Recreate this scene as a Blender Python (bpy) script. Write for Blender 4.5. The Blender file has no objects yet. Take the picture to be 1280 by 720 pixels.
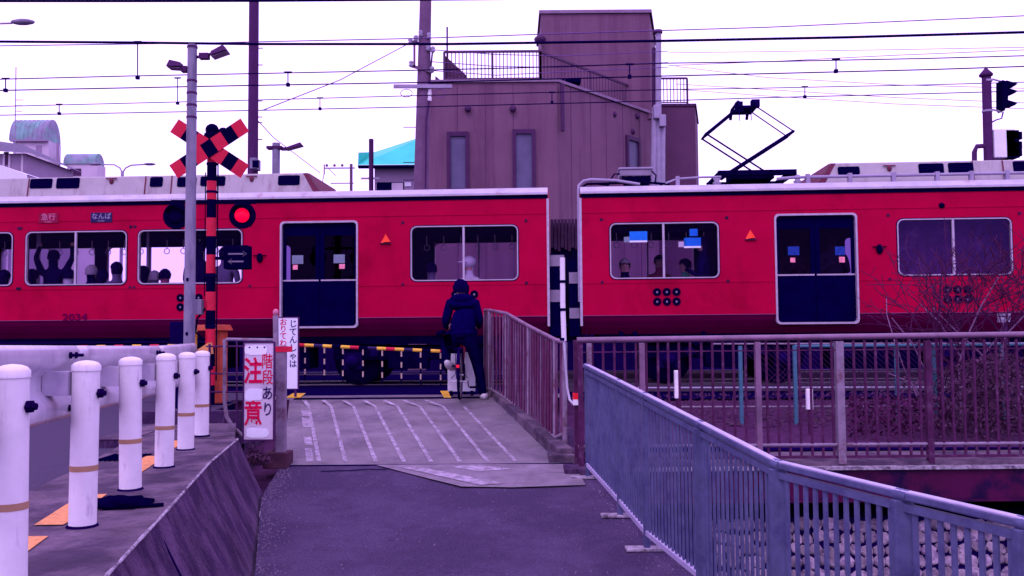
import bpy, bmesh, math, random
from mathutils import Vector as V, Matrix, noise
random.seed(7)
R=math.radians
S=bpy.context.scene
# ------------------------------------------------------------------ camera, sky, sun, exposure
F=1100.0; CAMZ=0.91; PITCH=math.atan(55/F); ROLL=R(-0.45)
cd=bpy.data.cameras.new('camera'); cam=bpy.data.objects.new('camera',cd); S.collection.objects.link(cam)
S.camera=cam; cd.sensor_width=36; cd.lens=F/1280*36; cd.clip_end=2000; cd.clip_start=.05
CM=Matrix.Rotation(math.pi/2+PITCH,4,'X')@Matrix.Rotation(ROLL,4,'Z')
cam.matrix_world=Matrix.Translation((0,0,CAMZ))@CM
SUN_EL,SUN_AZ=R(52),R(200)
w=bpy.data.worlds.new('World'); S.world=w; w.use_nodes=True
nt=w.node_tree; bg=nt.nodes['Background']; sky=nt.nodes.new('ShaderNodeTexSky'); sky.sky_type='NISHITA'
sky.sun_disc=False; sky.sun_elevation=SUN_EL; sky.sun_rotation=SUN_AZ
mx=nt.nodes.new('ShaderNodeMix'); mx.data_type='RGBA'; mx.inputs[0].default_value=.93
nt.links.new(sky.outputs[0],mx.inputs[6]); mx.inputs[7].default_value=(17.3,12.2,26.5,1)
nt.links.new(mx.outputs[2],bg.inputs[0]); bg.inputs[1].default_value=.1
sd=bpy.data.lights.new('sun','SUN'); sd.energy=.9; sd.angle=R(14); sd.color=(1,.76,.97)
sun=bpy.data.objects.new('sun',sd); S.collection.objects.link(sun)
sun.rotation_euler=(math.pi/2-SUN_EL,0,R(180)-SUN_AZ+R(180)-R(180)+R(0))
dv=V((math.sin(SUN_AZ)*math.cos(SUN_EL),math.cos(SUN_AZ)*math.cos(SUN_EL),math.sin(SUN_EL)))
sun.rotation_euler=dv.to_track_quat('Z','Y').to_euler()
S.view_settings.view_transform='Standard'; S.view_settings.look='None'; S.view_settings.exposure=0; S.view_settings.gamma=1
S.cycles.max_bounces=8; S.cycles.transparent_max_bounces=24
# ------------------------------------------------------------------ places
C0=V((0,0,CAMZ))
def ray(px,py): return CM.to_3x3()@V(((px-640)/F,-(py-360)/F,-1))
def P(px,py,d):
    r=ray(px,py); return C0+r*(d/r.y)
def G(px,py,z):
    r=ray(px,py); return C0+r*((z-CAMZ)/r.z)
_a=P(0,400,15.07); _b=P(1280,400,14.10)
TO=P(640,400,14.57); TO.z=0
TD=(_b-_a); TD.z=0; TD.normalize(); TN=V((-TD.y,TD.x,0))   # along / inward
TANG=math.atan2(TD.y,TD.x)
TM=Matrix.Translation(TO)@Matrix.Rotation(TANG,4,'Z')
def TU(px,py,v=0):
    r=ray(px,py); o=TO+TN*v; t=(o-C0).dot(TN)/r.dot(TN); p=C0+r*t
    return (p-TO).dot(TD), p.z
def U(px,v=0): return TU(px,400,v)[0]
# ------------------------------------------------------------------ materials
MATS={}
def mat(n,c,rough=.6,metal=0,ns=6,var=.18,bump=0,bs=40,c2=None,f2=.5,s2=2.5,streak=None,spec=.10,alpha=None,objvar=0,emit=None):
    if n in MATS: return MATS[n]
    def tone(q): return (q[0]*.22,q[1]*.06,q[2]*1.0) if max(q)<.0525 else q
    if max(c)<.0525: spec=0
    c=tone(c); c2=tone(c2) if c2 else None
    m=bpy.data.materials.new(n); m.use_nodes=True; t=m.node_tree; b=t.nodes['Principled BSDF']
    L=t.links.new; N=t.nodes.new
    b.inputs['Roughness'].default_value=rough; b.inputs['Metallic'].default_value=metal
    b.inputs['Specular IOR Level'].default_value=spec
    geo=N('ShaderNodeNewGeometry'); pos=geo.outputs['Position']
    n1=N('ShaderNodeTexNoise'); n1.inputs['Scale'].default_value=ns; n1.inputs['Detail'].default_value=8; n1.inputs['Roughness'].default_value=.65
    L(pos,n1.inputs['Vector'])
    mr=N('ShaderNodeMapRange'); mr.inputs[1].default_value=.3; mr.inputs[2].default_value=.7; mr.inputs[3].default_value=1-var; mr.inputs[4].default_value=1+var
    L(n1.outputs[0],mr.inputs[0])
    base=N('ShaderNodeMix'); base.data_type='RGBA'; base.inputs[0].default_value=0
    base.inputs[6].default_value=(*c,1); base.inputs[7].default_value=(*(c2 or c),1)
    if c2:
        n2=N('ShaderNodeTexNoise'); n2.inputs['Scale'].default_value=s2; n2.inputs['Detail'].default_value=6; n2.inputs['Roughness'].default_value=.7
        if streak:
            mp=N('ShaderNodeMapping'); mp.inputs['Scale'].default_value=streak; L(pos,mp.inputs[0]); L(mp.outputs[0],n2.inputs['Vector'])
        else: L(pos,n2.inputs['Vector'])
        r2=N('ShaderNodeMapRange'); r2.inputs[1].default_value=f2-.07; r2.inputs[2].default_value=f2+.07
        L(n2.outputs[0],r2.inputs[0]); L(r2.outputs[0],base.inputs[0])
    hs=N('ShaderNodeVectorMath'); hs.operation='SCALE'; L(base.outputs[2],hs.inputs[0]); L(mr.outputs[0],hs.inputs['Scale'])
    out=hs.outputs[0]
    if objvar:
        oi=N('ShaderNodeObjectInfo'); r3=N('ShaderNodeMapRange'); r3.inputs[3].default_value=1-objvar; r3.inputs[4].default_value=1+objvar
        L(oi.outputs['Random'],r3.inputs[0]); h2=N('ShaderNodeVectorMath'); h2.operation='SCALE'; L(out,h2.inputs[0]); L(r3.outputs[0],h2.inputs['Scale']); out=h2.outputs[0]
    L(out,b.inputs['Base Color'])
    if bump:
        n3=N('ShaderNodeTexNoise'); n3.inputs['Scale'].default_value=bs; n3.inputs['Detail'].default_value=6; L(pos,n3.inputs['Vector'])
        bp=N('ShaderNodeBump'); bp.inputs['Strength'].default_value=bump; bp.inputs['Distance'].default_value=.02
        L(n3.outputs[0],bp.inputs['Height']); L(bp.outputs[0],b.inputs['Normal'])
    if emit: b.inputs['Emission Color'].default_value=(*emit[0],1); b.inputs['Emission Strength'].default_value=emit[1]
    MATS[n]=m; return m
def glassmat(n,tint,refl=.06):
    if n in MATS: return MATS[n]
    m=bpy.data.materials.new(n); m.use_nodes=True; t=m.node_tree; t.nodes.clear(); N=t.nodes.new; L=t.links.new
    o=N('ShaderNodeOutputMaterial'); a=N('ShaderNodeBsdfTransparent'); a.inputs[0].default_value=(*tint,1)
    g=N('ShaderNodeBsdfGlossy'); g.inputs['Roughness'].default_value=.03; g.inputs[0].default_value=(.30,.12,.75,1)
    fr=N('ShaderNodeFresnel'); fr.inputs[0].default_value=1.12; ad=N('ShaderNodeMath'); ad.operation='ADD'; ad.inputs[1].default_value=refl
    s=N('ShaderNodeMixShader'); L(fr.outputs[0],ad.inputs[0]); L(ad.outputs[0],s.inputs[0]); L(a.outputs[0],s.inputs[1]); L(g.outputs[0],s.inputs[2]); L(s.outputs[0],o.inputs[0])
    MATS[n]=m; return m
M=dict(
 asphalt=mat('asphalt',(.054,.034,.088),.85,ns=70,var=.42,bump=.9,bs=130,c2=(.076,.050,.116),f2=.52,s2=1.1),
 asphalt_road=mat('asphalt_road',(.056,.04,.082),.85,ns=50,var=.2,bump=.5,bs=90),
 ramp=mat('ramp_concrete',(.17,.14,.175),.8,ns=2.5,var=.25,bump=.5,bs=70,c2=(.125,.10,.14),f2=.55,s2=1.6),
 patch=mat('patch_concrete',(.18,.145,.19),.85,ns=4,var=.3,bump=.5,bs=80),
 line=mat('worn_line',(.29,.245,.32),.8,ns=14,var=.45,bump=.2,c2=(.21,.17,.225),f2=.52,s2=6),
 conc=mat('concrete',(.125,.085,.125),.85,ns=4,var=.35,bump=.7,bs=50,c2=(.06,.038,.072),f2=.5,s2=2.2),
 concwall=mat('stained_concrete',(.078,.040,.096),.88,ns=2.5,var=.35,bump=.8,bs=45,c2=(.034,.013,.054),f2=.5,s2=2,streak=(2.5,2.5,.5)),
 edge=mat('chipped_edge',(.3,.26,.32),.85,ns=20,var=.5,bump=.5,c2=(.1,.07,.11),f2=.55,s2=9),
 white=mat('white_paint',(.64,.60,.66),.42,ns=14,var=.06,c2=(.40,.33,.42),f2=.67,s2=5,streak=(4,4,.8)),
 beam=mat('galvanised_white',(.52,.47,.58),.33,metal=.25,ns=3,var=.16,c2=(.36,.31,.45),f2=.56,s2=1.4,streak=(1,1,.5)),
 bolt=mat('rusty_bolt',(.035,.015,.04),.7),
 tape=mat('brown_tape',(.33,.19,.12),.6),
 orange=mat('orange_paint',(.62,.26,.10),.7,ns=25,var=.3,c2=(.2,.13,.12),f2=.62,s2=12),
 yellow=mat('yellow_paint',(.72,.42,.05),.5,ns=20,var=.2),
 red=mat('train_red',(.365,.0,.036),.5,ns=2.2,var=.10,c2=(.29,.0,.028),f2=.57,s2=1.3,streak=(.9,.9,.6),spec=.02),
 skirt=mat('skirt_shaded_red',(.11,.0,.045),.5,ns=1.5,var=.15,spec=0),  # train red darkened to paint the shade on the inward-sloping lower body
 silver=mat('silver_trim',(.38,.32,.42),.45,metal=.3,ns=8,var=.15),
 gutter=mat('gutter_paint',(.42,.38,.48),.4,ns=3,var=.15,c2=(.3,.17,.16),f2=.64,s2=2.5),
 crease=mat('crease_highlight',(.20,.04,.14),.5), valm=mat('valance_fabric',(.075,.04,.11),.7,ns=3,var=.3,c2=(.055,.02,.07),f2=.5,s2=6,streak=(8,8,.4)),
 navy=mat('navy_black',(.006,.0025,.026),.55,ns=8,var=.3),
 doorm=mat('door_navy',(.006,.002,.028),.35,ns=4,var=.2,spec=.25),
 under=mat('underframe',(.010,.005,.022),.75,ns=6,var=.5),
 wheel=mat('wheel_steel',(.03,.018,.05),.5,metal=.4),
 rail=mat('rail_steel',(.12,.08,.13),.4,metal=.7),
 sleeper=mat('sleeper',(.03,.01,.04),.85,bump=.5),
 ballast=mat('ballast',(.053,.016,.06),.9,ns=30,var=.5,bump=1,bs=30,c2=(.06,.026,.055),f2=.5,s2=5,objvar=.3),
 inter=mat('interior_dark',(.03,.012,.05),.6),
 seatm=mat('seat_fabric',(.05,.012,.06),.8),
 roofm=mat('roof_grey',(.14,.11,.17),.6,ns=3,var=.3),
 ac=mat('ac_cream',(.37,.34,.36),.5,ns=2,var=.1,c2=(.27,.22,.24),f2=.6,s2=2,streak=(2,2,.5)),
 brownstripe=mat('brown_stripe',(.12,.02,.05),.6),
 bwall=mat('brown_wall',(.15,.074,.128),.8,ns=1.2,var=.1,bump=.15,bs=30,c2=(.118,.053,.102),f2=.54,s2=1.1,streak=(1.5,1.5,.12)),
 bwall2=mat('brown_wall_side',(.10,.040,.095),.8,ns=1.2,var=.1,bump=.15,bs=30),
 bframe=mat('brown_frame',(.055,.016,.07),.5),
 bglass=mat('frosted_glass',(.095,.085,.17),.35,ns=1.5,var=.25,spec=.15),
 railing=mat('railing_brown',(.07,.03,.08),.6),
 pipe=mat('lilac_pipe',(.28,.24,.36),.5,ns=4,var=.15),
 pole=mat('pole_grey',(.19,.17,.25),.6,ns=4,var=.2,c2=(.13,.11,.19),f2=.55,s2=3,streak=(3,3,.4)),
 cpole=mat('concrete_pole',(.13,.07,.14),.8,ns=4,var=.2),
 dpole=mat('dark_pole',(.054,.012,.075),.7),
 wire=mat('wire',(.02,.012,.04),.6),
 wirel=mat('wire_light',(.13,.06,.22),.6),
 xred=mat('crossing_red',(.50,.012,.048),.5,ns=10,var=.12),
 xblack=mat('crossing_black',(.008,.005,.022),.5),
 lampred=mat('lit_red_lamp',(.6,.0,.02),.4,emit=((1,.0,.05),.9)),
 darklens=mat('dark_lens',(.015,.006,.03),.3),
 arrow=mat('arrow_face',(.16,.13,.2),.5),
 machine=mat('orange_machine',(.45,.07,.045),.5,ns=8,var=.2),
 signw=mat('sign_white',(.50,.43,.53),.5,ns=3,var=.1,c2=(.42,.37,.47),f2=.6,s2=4),
 signp=mat('sign_patch',(.66,.66,.76),.5,ns=8,var=.06),
 ink_red=mat('ink_red',(.50,.0,.055),.5,ns=30,var=.15),
 ink=mat('ink_navy',(.02,.008,.07),.5,ns=30,var=.2),
 rust=mat('rusty_panel',(.10,.02,.07),.8,ns=8,var=.3,bump=.4,c2=(.19,.13,.22),f2=.56,s2=1.5,streak=(9,9,.35)),
 rpost=mat('rusty_fence_post',(.20,.15,.22),.7,ns=10,var=.25,c2=(.12,.05,.08),f2=.6,s2=6),
 bfence=mat('brown_fence',(.06,.012,.055),.7,ns=10,var=.35,c2=(.11,.05,.11),f2=.62,s2=8),
 brail=mat('brown_fence_rail',(.16,.07,.15),.45,ns=10,var=.3,spec=.6,c2=(.08,.035,.08),f2=.55,s2=5),
 blue=mat('blue_fence',(.078,.082,.175),.55,ns=14,var=.2,c2=(.056,.056,.145),f2=.55,s2=5,bump=.1),
 bluetop=mat('blue_fence_lit',(.36,.31,.48),.42,ns=10,var=.15,spec=.5),  # lighter copy of the fence blue, carries sky light in its colour
 girder=mat('dark_red_girder',(.055,.002,.038),.6,ns=4,var=.25,c2=(.03,.006,.03),f2=.55,s2=3),
 stone=mat('revetment_stone',(.27,.21,.27),.9,ns=12,var=.4,bump=.8,bs=30,c2=(.12,.08,.15),f2=.55,s2=9,objvar=.35),
 mortar=mat('mortar',(.025,.015,.04),.95),
 water=mat('stream_water',(.01,.008,.03),.08,spec=.6),
 turq=mat('turquoise_rail',(.05,.13,.2),.6,ns=10,var=.2),
 leaf=mat('ivy_leaf',(.054,.018,.05),.7,ns=10,var=.5,objvar=.2),
 bark=mat('bare_bark',(.056,.008,.05),.85,ns=20,var=.3),
 barkl=mat('pale_bark',(.18,.09,.19),.85,ns=20,var=.3),
 skin=mat('skin',(.42,.22,.22),.6,ns=20,var=.06),
 hair=mat('hair',(.012,.004,.03),.6,ns=60,var=.3,bump=.4),
 greyhair=mat('grey_hair',(.28,.24,.3),.7,ns=60,var=.2),
 hoodie=mat('navy_hoodie',(.010,.004,.040),.85,ns=14,var=.25,bump=.4,bs=30),
 trouser=mat('navy_trousers',(.008,.0035,.028),.85,ns=14,var=.25,bump=.3,bs=40),
 shoe=mat('white_shoe',(.5,.46,.52),.6,var=.15),
 tyre=mat('tyre',(.012,.006,.028),.7), chrome=mat('chrome',(.5,.45,.55),.25,metal=.8),
 bikered=mat('bike_red',(.3,.01,.03),.4),
 cloth_dark=mat('coat_dark',(.012,.006,.035),.85), cloth_mid=mat('coat_mid',(.1,.07,.16),.85),
 cloth_white=mat('shirt_white',(.55,.5,.6),.8), cloth_rose=mat('coat_rose',(.3,.06,.14),.8), cloth_green=mat('top_green',(.08,.3,.2),.8), cloth_blue=mat('top_blue',(.05,.16,.5),.8),
 posterdim=mat('poster_dark_blue',(.01,.035,.26),.5,ns=30,var=.5), poster=mat('poster_blue',(.01,.15,.62),.5,ns=8,var=.15), pinks=mat('sticker_pink',(.8,.25,.35),.5,ns=20,var=.3), grs=mat('sticker_grey',(.16,.2,.28),.5),
 teal=mat('teal_roof',(.03,.50,.38),.5,ns=1,var=.12), dome=mat('dome_copper',(.16,.30,.30),.6,ns=1,var=.3,c2=(.22,.2,.3),f2=.5,s2=.7), pale=mat('pale_wall',(.50,.42,.52),.8,ns=.6,var=.1,c2=(.42,.35,.45),f2=.55,s2=.4,streak=(1,1,.15)),
 greyw=mat('grey_wall',(.26,.19,.30),.8,ns=.5,var=.1), tile=mat('roof_tile',(.1,.08,.14),.7,ns=3,var=.3), darkwin=mat('dark_window',(.03,.02,.06),.2),
 bag=mat('black_bag',(.008,.005,.02),.5), reflR=mat('reflector_red',(.85,.02,.04),.3), reflW=mat('reflector_white',(.8,.76,.82),.3),
 marker=mat('amber_lamp',(.85,.06,.03),.35), soil=mat('soil',(.053,.014,.058),.95,ns=8,var=.4,bump=1,bs=12), bellow=mat('bellows',(.03,.014,.05),.7,ns=3,var=.3), strp=mat('stripe_grey',(.22,.18,.26),.6),
 gold=mat('coin_black',(.012,.004,.02),.5), mdark=mat('machine_dark',(.02,.012,.04),.5), palestrip=mat('pale_strip',(.42,.30,.26),.6), cap=mat('parapet_cap',(.2,.13,.22),.6), gritm=mat('grit',(.14,.1,.16),.9,ns=40,var=.6), faded=mat('faded_ink',(.26,.22,.36),.5), knob=mat('pink_knob',(.5,.15,.25),.5), brick=mat('brown_block',(.07,.025,.05),.8,bump=.5),
)
GL=glassmat('window_glass',(.80,.72,.88),.004); GLD=glassmat('dark_tinted_glass',(.13,.08,.22),.004); GLF=glassmat('hazed_glass',(.62,.5,.68),.035)
# ------------------------------------------------------------------ mesh tools
class MB:
    def __init__(s): s.v=[]; s.f=[]; s.sm=[]; s.mi=[]; s.cur=0
    def add(s,vs,fs,smooth=False):
        o=len(s.v); s.v+= [tuple(p) for p in vs]
        for q in fs: s.f.append([i+o for i in q]); s.sm.append(smooth); s.mi.append(s.cur)
        return s
    def box(s,a,b):
        x0,y0,z0=[min(p,q) for p,q in zip(a,b)]; x1,y1,z1=[max(p,q) for p,q in zip(a,b)]
        return s.hexa([(x0,y0,z0),(x1,y0,z0),(x1,y1,z0),(x0,y1,z0),(x0,y0,z1),(x1,y0,z1),(x1,y1,z1),(x0,y1,z1)])
    def hexa(s,v): return s.add(v,[(0,3,2,1),(4,5,6,7),(0,1,5,4),(1,2,6,5),(2,3,7,6),(3,0,4,7)])
    def tube(s,pts,r,n=8,cap=True,smooth=True):
        pts=[V(p) for p in pts]; m=len(pts); rs=r if isinstance(r,(list,tuple)) else [r]*m
        vs=[]; pn=None
        for i,p in enumerate(pts):
            t=(pts[min(i+1,m-1)]-pts[max(i-1,0)]).normalized()
            if pn is None: pn=t.orthogonal().normalized()
            pn=(pn-t*pn.dot(t)); pn=pn.normalized() if pn.length>1e-6 else t.orthogonal().normalized()
            bn=t.cross(pn)
            for k in range(n):
                a=2*math.pi*k/n+math.pi/n; vs.append(p+(pn*math.cos(a)+bn*math.sin(a))*rs[i])
        fs=[(i*n+k,i*n+(k+1)%n,(i+1)*n+(k+1)%n,(i+1)*n+k) for i in range(m-1) for k in range(n)]
        s.add(vs,fs,smooth)
        if cap: s.add(vs[:n],[tuple(range(n))[::-1]]); s.add(vs[-n:],[tuple(range(n))])
        return s
    def bar(s,a,b,w,h,up=(0,0,1)):
        a=V(a); b=V(b); t=(b-a).normalized(); u=V(up); x=t.cross(u)
        x=x.normalized() if x.length>1e-6 else t.orthogonal().normalized(); z=x.cross(t)
        q=[(-w/2,-h/2),(w/2,-h/2),(w/2,h/2),(-w/2,h/2)]
        v=[a+x*i+z*j for i,j in q]+[b+x*i+z*j for i,j in q]
        return s.hexa(v)
    def lathe(s,c,prof,n=16,axis='z',smooth=True):
        c=V(c); vs=[]
        for r,h in prof:
            for k in range(n):
                a=2*math.pi*k/n; x,y=r*math.cos(a),r*math.sin(a)
                vs.append(c+(V((x,y,h)) if axis=='z' else V((x,h,y)) if axis=='y' else V((h,x,y))))
        m=len(prof); s.add(vs,[(i*n+k,i*n+(k+1)%n,(i+1)*n+(k+1)%n,(i+1)*n+k) for i in range(m-1) for k in range(n)],smooth)
        if prof[0][0]>1e-4: s.add(vs[:n],[tuple(range(n))])
        if prof[-1][0]>1e-4: s.add(vs[-n:],[tuple(range(n))])
        return s
    def prism(s,poly,d0,d1,M4=None):   # poly in (x,z), extruded in y
        n=len(poly); vs=[V((x,d0,z)) for x,z in poly]+[V((x,d1,z)) for x,z in poly]
        if M4: vs=[M4@p for p in vs]
        return s.add(vs,[tuple(range(n)),tuple(range(n,2*n))[::-1]]+[(i,i+n,(i+1)%n+n,(i+1)%n) for i in range(n)])
    def quad(s,*p): return s.add(p,[tuple(range(len(p)))])
    def ball(s,c,r,sq=(1,1,1),n=12,m=8,jit=0):
        vs=[];
        for i in range(m+1):
            th=math.pi*i/m
            for k in range(n):
                a=2*math.pi*k/n; d=V((math.sin(th)*math.cos(a),math.sin(th)*math.sin(a),math.cos(th)))
                rr=r*(1+jit*noise.noise(d*2.2+V(c)*3))
                vs.append(V(c)+V((d.x*sq[0],d.y*sq[1],d.z*sq[2]))*rr)
        return s.add(vs,[(i*n+k,(i+1)*n+k,(i+1)*n+(k+1)%n,i*n+(k+1)%n) for i in range(m) for k in range(n)],True)
    def mesh(s,name,mats):
        me=bpy.data.meshes.new(name); me.from_pydata(s.v,[],s.f); me.validate()
        for m in (mats if isinstance(mats,(list,tuple)) else [mats]): me.materials.append(m)
        if len(me.polygons)==len(s.f):
            me.polygons.foreach_set('use_smooth',s.sm); me.polygons.foreach_set('material_index',s.mi)
        bm=bmesh.new(); bm.from_mesh(me); bmesh.ops.recalc_face_normals(bm,faces=bm.faces); bm.to_mesh(me); bm.free()
        return me
def lk(o): S.collection.objects.link(o); return o
def ob(name,mb,mats,parent=None,bev=0,loc=None):
    me=mb if isinstance(mb,bpy.types.Mesh) else mb.mesh(name,mats)
    o=lk(bpy.data.objects.new(name,me))
    if parent: o.parent=parent
    if loc is not None: o.location=loc
    if bev:
        b=o.modifiers.new('bevel','BEVEL'); b.width=bev; b.segments=2; b.limit_method='ANGLE'; b.angle_limit=R(40)
    return o
def tag(o,label,cat,group=None):
    o['label']=label; o['category']=cat
    if group: o['group']=group
    return o
def st(o,kind='structure'): o['kind']=kind; return o
def thing(name,label,cat,loc=(0,0,0),rz=0,group=None):
    o=lk(bpy.data.objects.new(name,None)); o.location=loc; o.rotation_euler=(0,0,rz); o.empty_display_size=.1
    return tag(o,label,cat,group)
def dup(o,parent=None):
    c=lk(o.copy()); c.parent=parent
    for ch in list(o.children): dup(ch,c)
    return c
def text(s,size,name='t',ext=.0015,bold=.0):
    cu=bpy.data.curves.new(name,'FONT'); cu.body=s; cu.size=size; cu.extrude=ext; cu.offset=bold; cu.align_x='CENTER'; cu.align_y='CENTER'
    cu.resolution_u=2
    o=lk(bpy.data.objects.new(name,cu)); dg=bpy.context.evaluated_depsgraph_get(); dg.update()
    me=bpy.data.meshes.new_from_object(o.evaluated_get(dg)); bpy.data.objects.remove(o); bpy.data.curves.remove(cu)
    return me
def put_text(s,size,m,parent,loc,name='lettering',bold=0,sx=1,sz=1):
    me=text(s,size,name,bold=bold); me.materials.clear(); me.materials.append(m)
    o=lk(bpy.data.objects.new(name,me)); o.parent=parent; o.location=loc; o.rotation_euler=(math.pi/2,0,0); o.scale=(sx,sz,1); return o
# ------------------------------------------------------------------ ground, path, roads
def lerp(tab,t):
    if t<=tab[0][0]: return tab[0][1]
    for (a,x),(b,y) in zip(tab,tab[1:]):
        if t<=b: return x+(y-x)*(t-a)/(b-a)
    return tab[-1][1]
ZR=[(-8,-.9),(3,-.89),(4.5,-.85),(6.6,-.735),(8,-.55),(9.0,-.43)]
zr=lambda d: lerp(ZR,d)
LE=[(-8,.2),(0,.0),(3,-1.02),(6.35,-1.84),(8,-2.27),(9,-2.36)]     # wall foot
RE=[(-8,7),(0,4.2),(3.43,2.12),(4.61,1.52),(6.67,1.17),(8.6,.86),(9.0,.86)]
def sheet(name,rows,m,kind='structure'):
    vs=[];fs=[]; n=len(rows[0])
    for r in rows: vs+=r
    for i in range(len(rows)-1):
        for k in range(n-1): fs.append((i*n+k,i*n+k+1,(i+1)*n+k+1,(i+1)*n+k))
    o=ob(name,MB().add(vs,fs),m); o['kind']=kind; return o
rows=[]
for i in range(60):
    d=-8+17.0*i/59
    l=lerp(LE,d); r=lerp(RE,d); row=[]
    for k in range(25):
        x=l+(r-l)*k/24; row.append((x,d,zr(d)+.012*noise.noise(V((x*1.3,d*1.3,0)))*(1 if d<8.8 else 0)))
    rows.append(row)
sheet('path',rows,M['asphalt'])
# concrete patch at the foot of the ramp
pp=[(470,581),(520,594),(577,608),(640,609),(732,606),(718,580),(600,580)]
def on_path(px,py,lift):
    z=-.5
    for _ in range(12): p=G(px,py,z); z=zr(p.y)+lift
    return G(px,py,z)
pv=[on_path(a,b,.016) for a,b in pp]
st(ob('concrete_patch',MB().quad(*pv),M['patch']))
dv=[[(500,584),(520,583),(632,604),(600,606)],[(560,583),(600,581),(640,586),(600,589)]]
ob_=MB()
for q in dv: ob_.quad(*[on_path(a,b,.022) for a,b in q])
st(ob('worn_white_marking',ob_,M['line']))
# ramp
RT=12.25; RB=9.0; ZT=0.0; ZB=-.43
def ramp_pt(px,py,lift=0):
    a=V((0,RB,ZB)); n=V((0,-(ZT-ZB),(RT-RB))).normalized(); o=a+n*lift
    r=ray(px,py); t=(o-C0).dot(n)/r.dot(n); return C0+r*t
TL,TR_=P(362,497,RT).x,P(614,497,RT).x; BL,BR=P(352,578,RB).x,P(700,578,RB).x
rows=[]
for i in range(20):
    t=i/19; d=RB+(RT-RB)*t
    rows.append([(BL+(TL-BL)*t+(BR+(TR_-BR)*t-BL-(TL-BL)*t)*k/16,d,ZB+(ZT-ZB)*t+.004+(.05*(1-t)*0)) for k in range(17)])
sheet('ramp',rows,M['ramp'])
tops=[380,404,429,455,480,505,532]; bot=[399,432,470,505,539,575,610,645]; bend=[386,414,442,469,497,525,554,580]
for i in range(8):
    mb=MB(); seg=[(bend[i],508),(bot[i],577)]
    wt=[3.5,5.0]
    for k in range(6):
        t0,t1=k/6,(k+1)/6
        A=(seg[0][0]+(seg[1][0]-seg[0][0])*t0,508+69*t0,3.7+2.0*t0); B=(seg[0][0]+(seg[1][0]-seg[0][0])*t1,508+69*t1,3.7+2.0*t1)
        j=random.uniform(-.6,.6)
        mb.quad(ramp_pt(A[0]-A[2]/2,A[1],.009),ramp_pt(A[0]+A[2]/2,A[1],.009),ramp_pt(B[0]+B[2]/2,B[1],.009),ramp_pt(B[0]-B[2]/2,B[1],.009))
    o=st(ob('ramp_line',mb,M['line']))
    if i<7:
        mb=MB(); mb.quad(G(tops[i]-2.5,500,.008),G(tops[i]+3,500,.008),ramp_pt(bend[i]+2.5,508,.009),ramp_pt(bend[i]-2.5,508,.009)); st(ob('ramp_line',mb,M['line']))
mb=MB()
for (x0,y0,x1,y1) in [(376,512,389,520),(377,522,390,534),(379,545,391,556),(381,560,392,577)]:
    mb.quad(ramp_pt(x0,y0,.008),ramp_pt(x1-2,y0+1,.008),ramp_pt(x1,y1,.008),ramp_pt(x0+2,y1,.008))
st(ob('worn_edge_marking',mb,M['line']))
st(ob('expansion_joint',MB().box((-2.35,8.985,-.44),(.6,9.01,-.421)),M['mortar']))
random.seed(31)
def crack(label,p0,d,n,st_):
    x,y=p0; pts=[]
    for i in range(n): pts.append(V((x,y,zr(y)+.010+.012*noise.noise(V((x*1.3,y*1.3,0)))))); x+=d[0]*st_+random.gauss(0,.02); y+=d[1]*st_+random.gauss(0,.02)
    st(ob('road_crack',MB().tube(pts,.0045,4),M['mortar']))
crack('a',(-1.9,8.75),(1,-.02),12,.09); crack('b',(-.2,8.72),(1,-.05),9,.09)
grit=MB()
for k in range(1500):
    y=random.uniform(5.4,8.9); l=lerp(LE,y); r_=lerp(RE,y)
    u=random.random(); x=l+(abs(random.gauss(0,.10)) if u<.45 else (r_-l-abs(random.gauss(0,.12)) if u<.75 else random.uniform(0,r_-l)))
    q=random.uniform(.003,.010); c=V((x,y,zr(y)+.012*noise.noise(V((x*1.3,y*1.3,0)))+q*.3)); a=random.random()*6
    vs=[c+V((math.cos(a+i*1.57)*q,math.sin(a+i*1.57)*q,-q*.5)) for i in range(4)]+[c+V((0,0,q*.7))]; grit.add(vs,[(0,1,4),(1,2,4),(2,3,4),(3,0,4)])
g_=tag(ob('grit',grit,M['gritm']),'scattered grit and small stones on the asphalt path','grit'); g_['kind']='stuff'
# crossing deck
def gpoly(name,pts,m,bev=0): return st(ob(name,MB().quad(*[V(p) for p in pts]),m))
gpoly('crossing_deck',[(-3.6,RT,-.002),(.75,RT,-.002),(.75,13.0,-.002),(-3.6,13.0,-.002)],M['ramp'])
gpoly('shaded_crossing_panel',[(-3.6,13.0,-.006),(.75,13.0,-.006),(.75,21.5,-.006),(-3.6,21.5,-.006)],M['mdark'])  # deck coloured navy to stand for the shade under the train
gpoly('drain_strip',[ (P(366,505,12.2).x,RT-.05,.0045),(P(600,505,12.2).x,RT-.05,.0045),(P(604,501,12.5).x,RT+.22,.0045),(P(370,501,12.5).x,RT+.22,.0045)],M['under'])
o=MB();
for px0,px1 in ((357,381),(548,566)):
    y0,y1=(487,497)
    q=[(357,497),(375,497),(382,491.5),(366,491.5)] if px0<400 else [(555,497),(564,497),(560,488.5),(550,488.5)]
    st(ob('yellow_marking',MB().quad(*[G(a,b,.006) for a,b in q]),M['yellow']))
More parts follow.
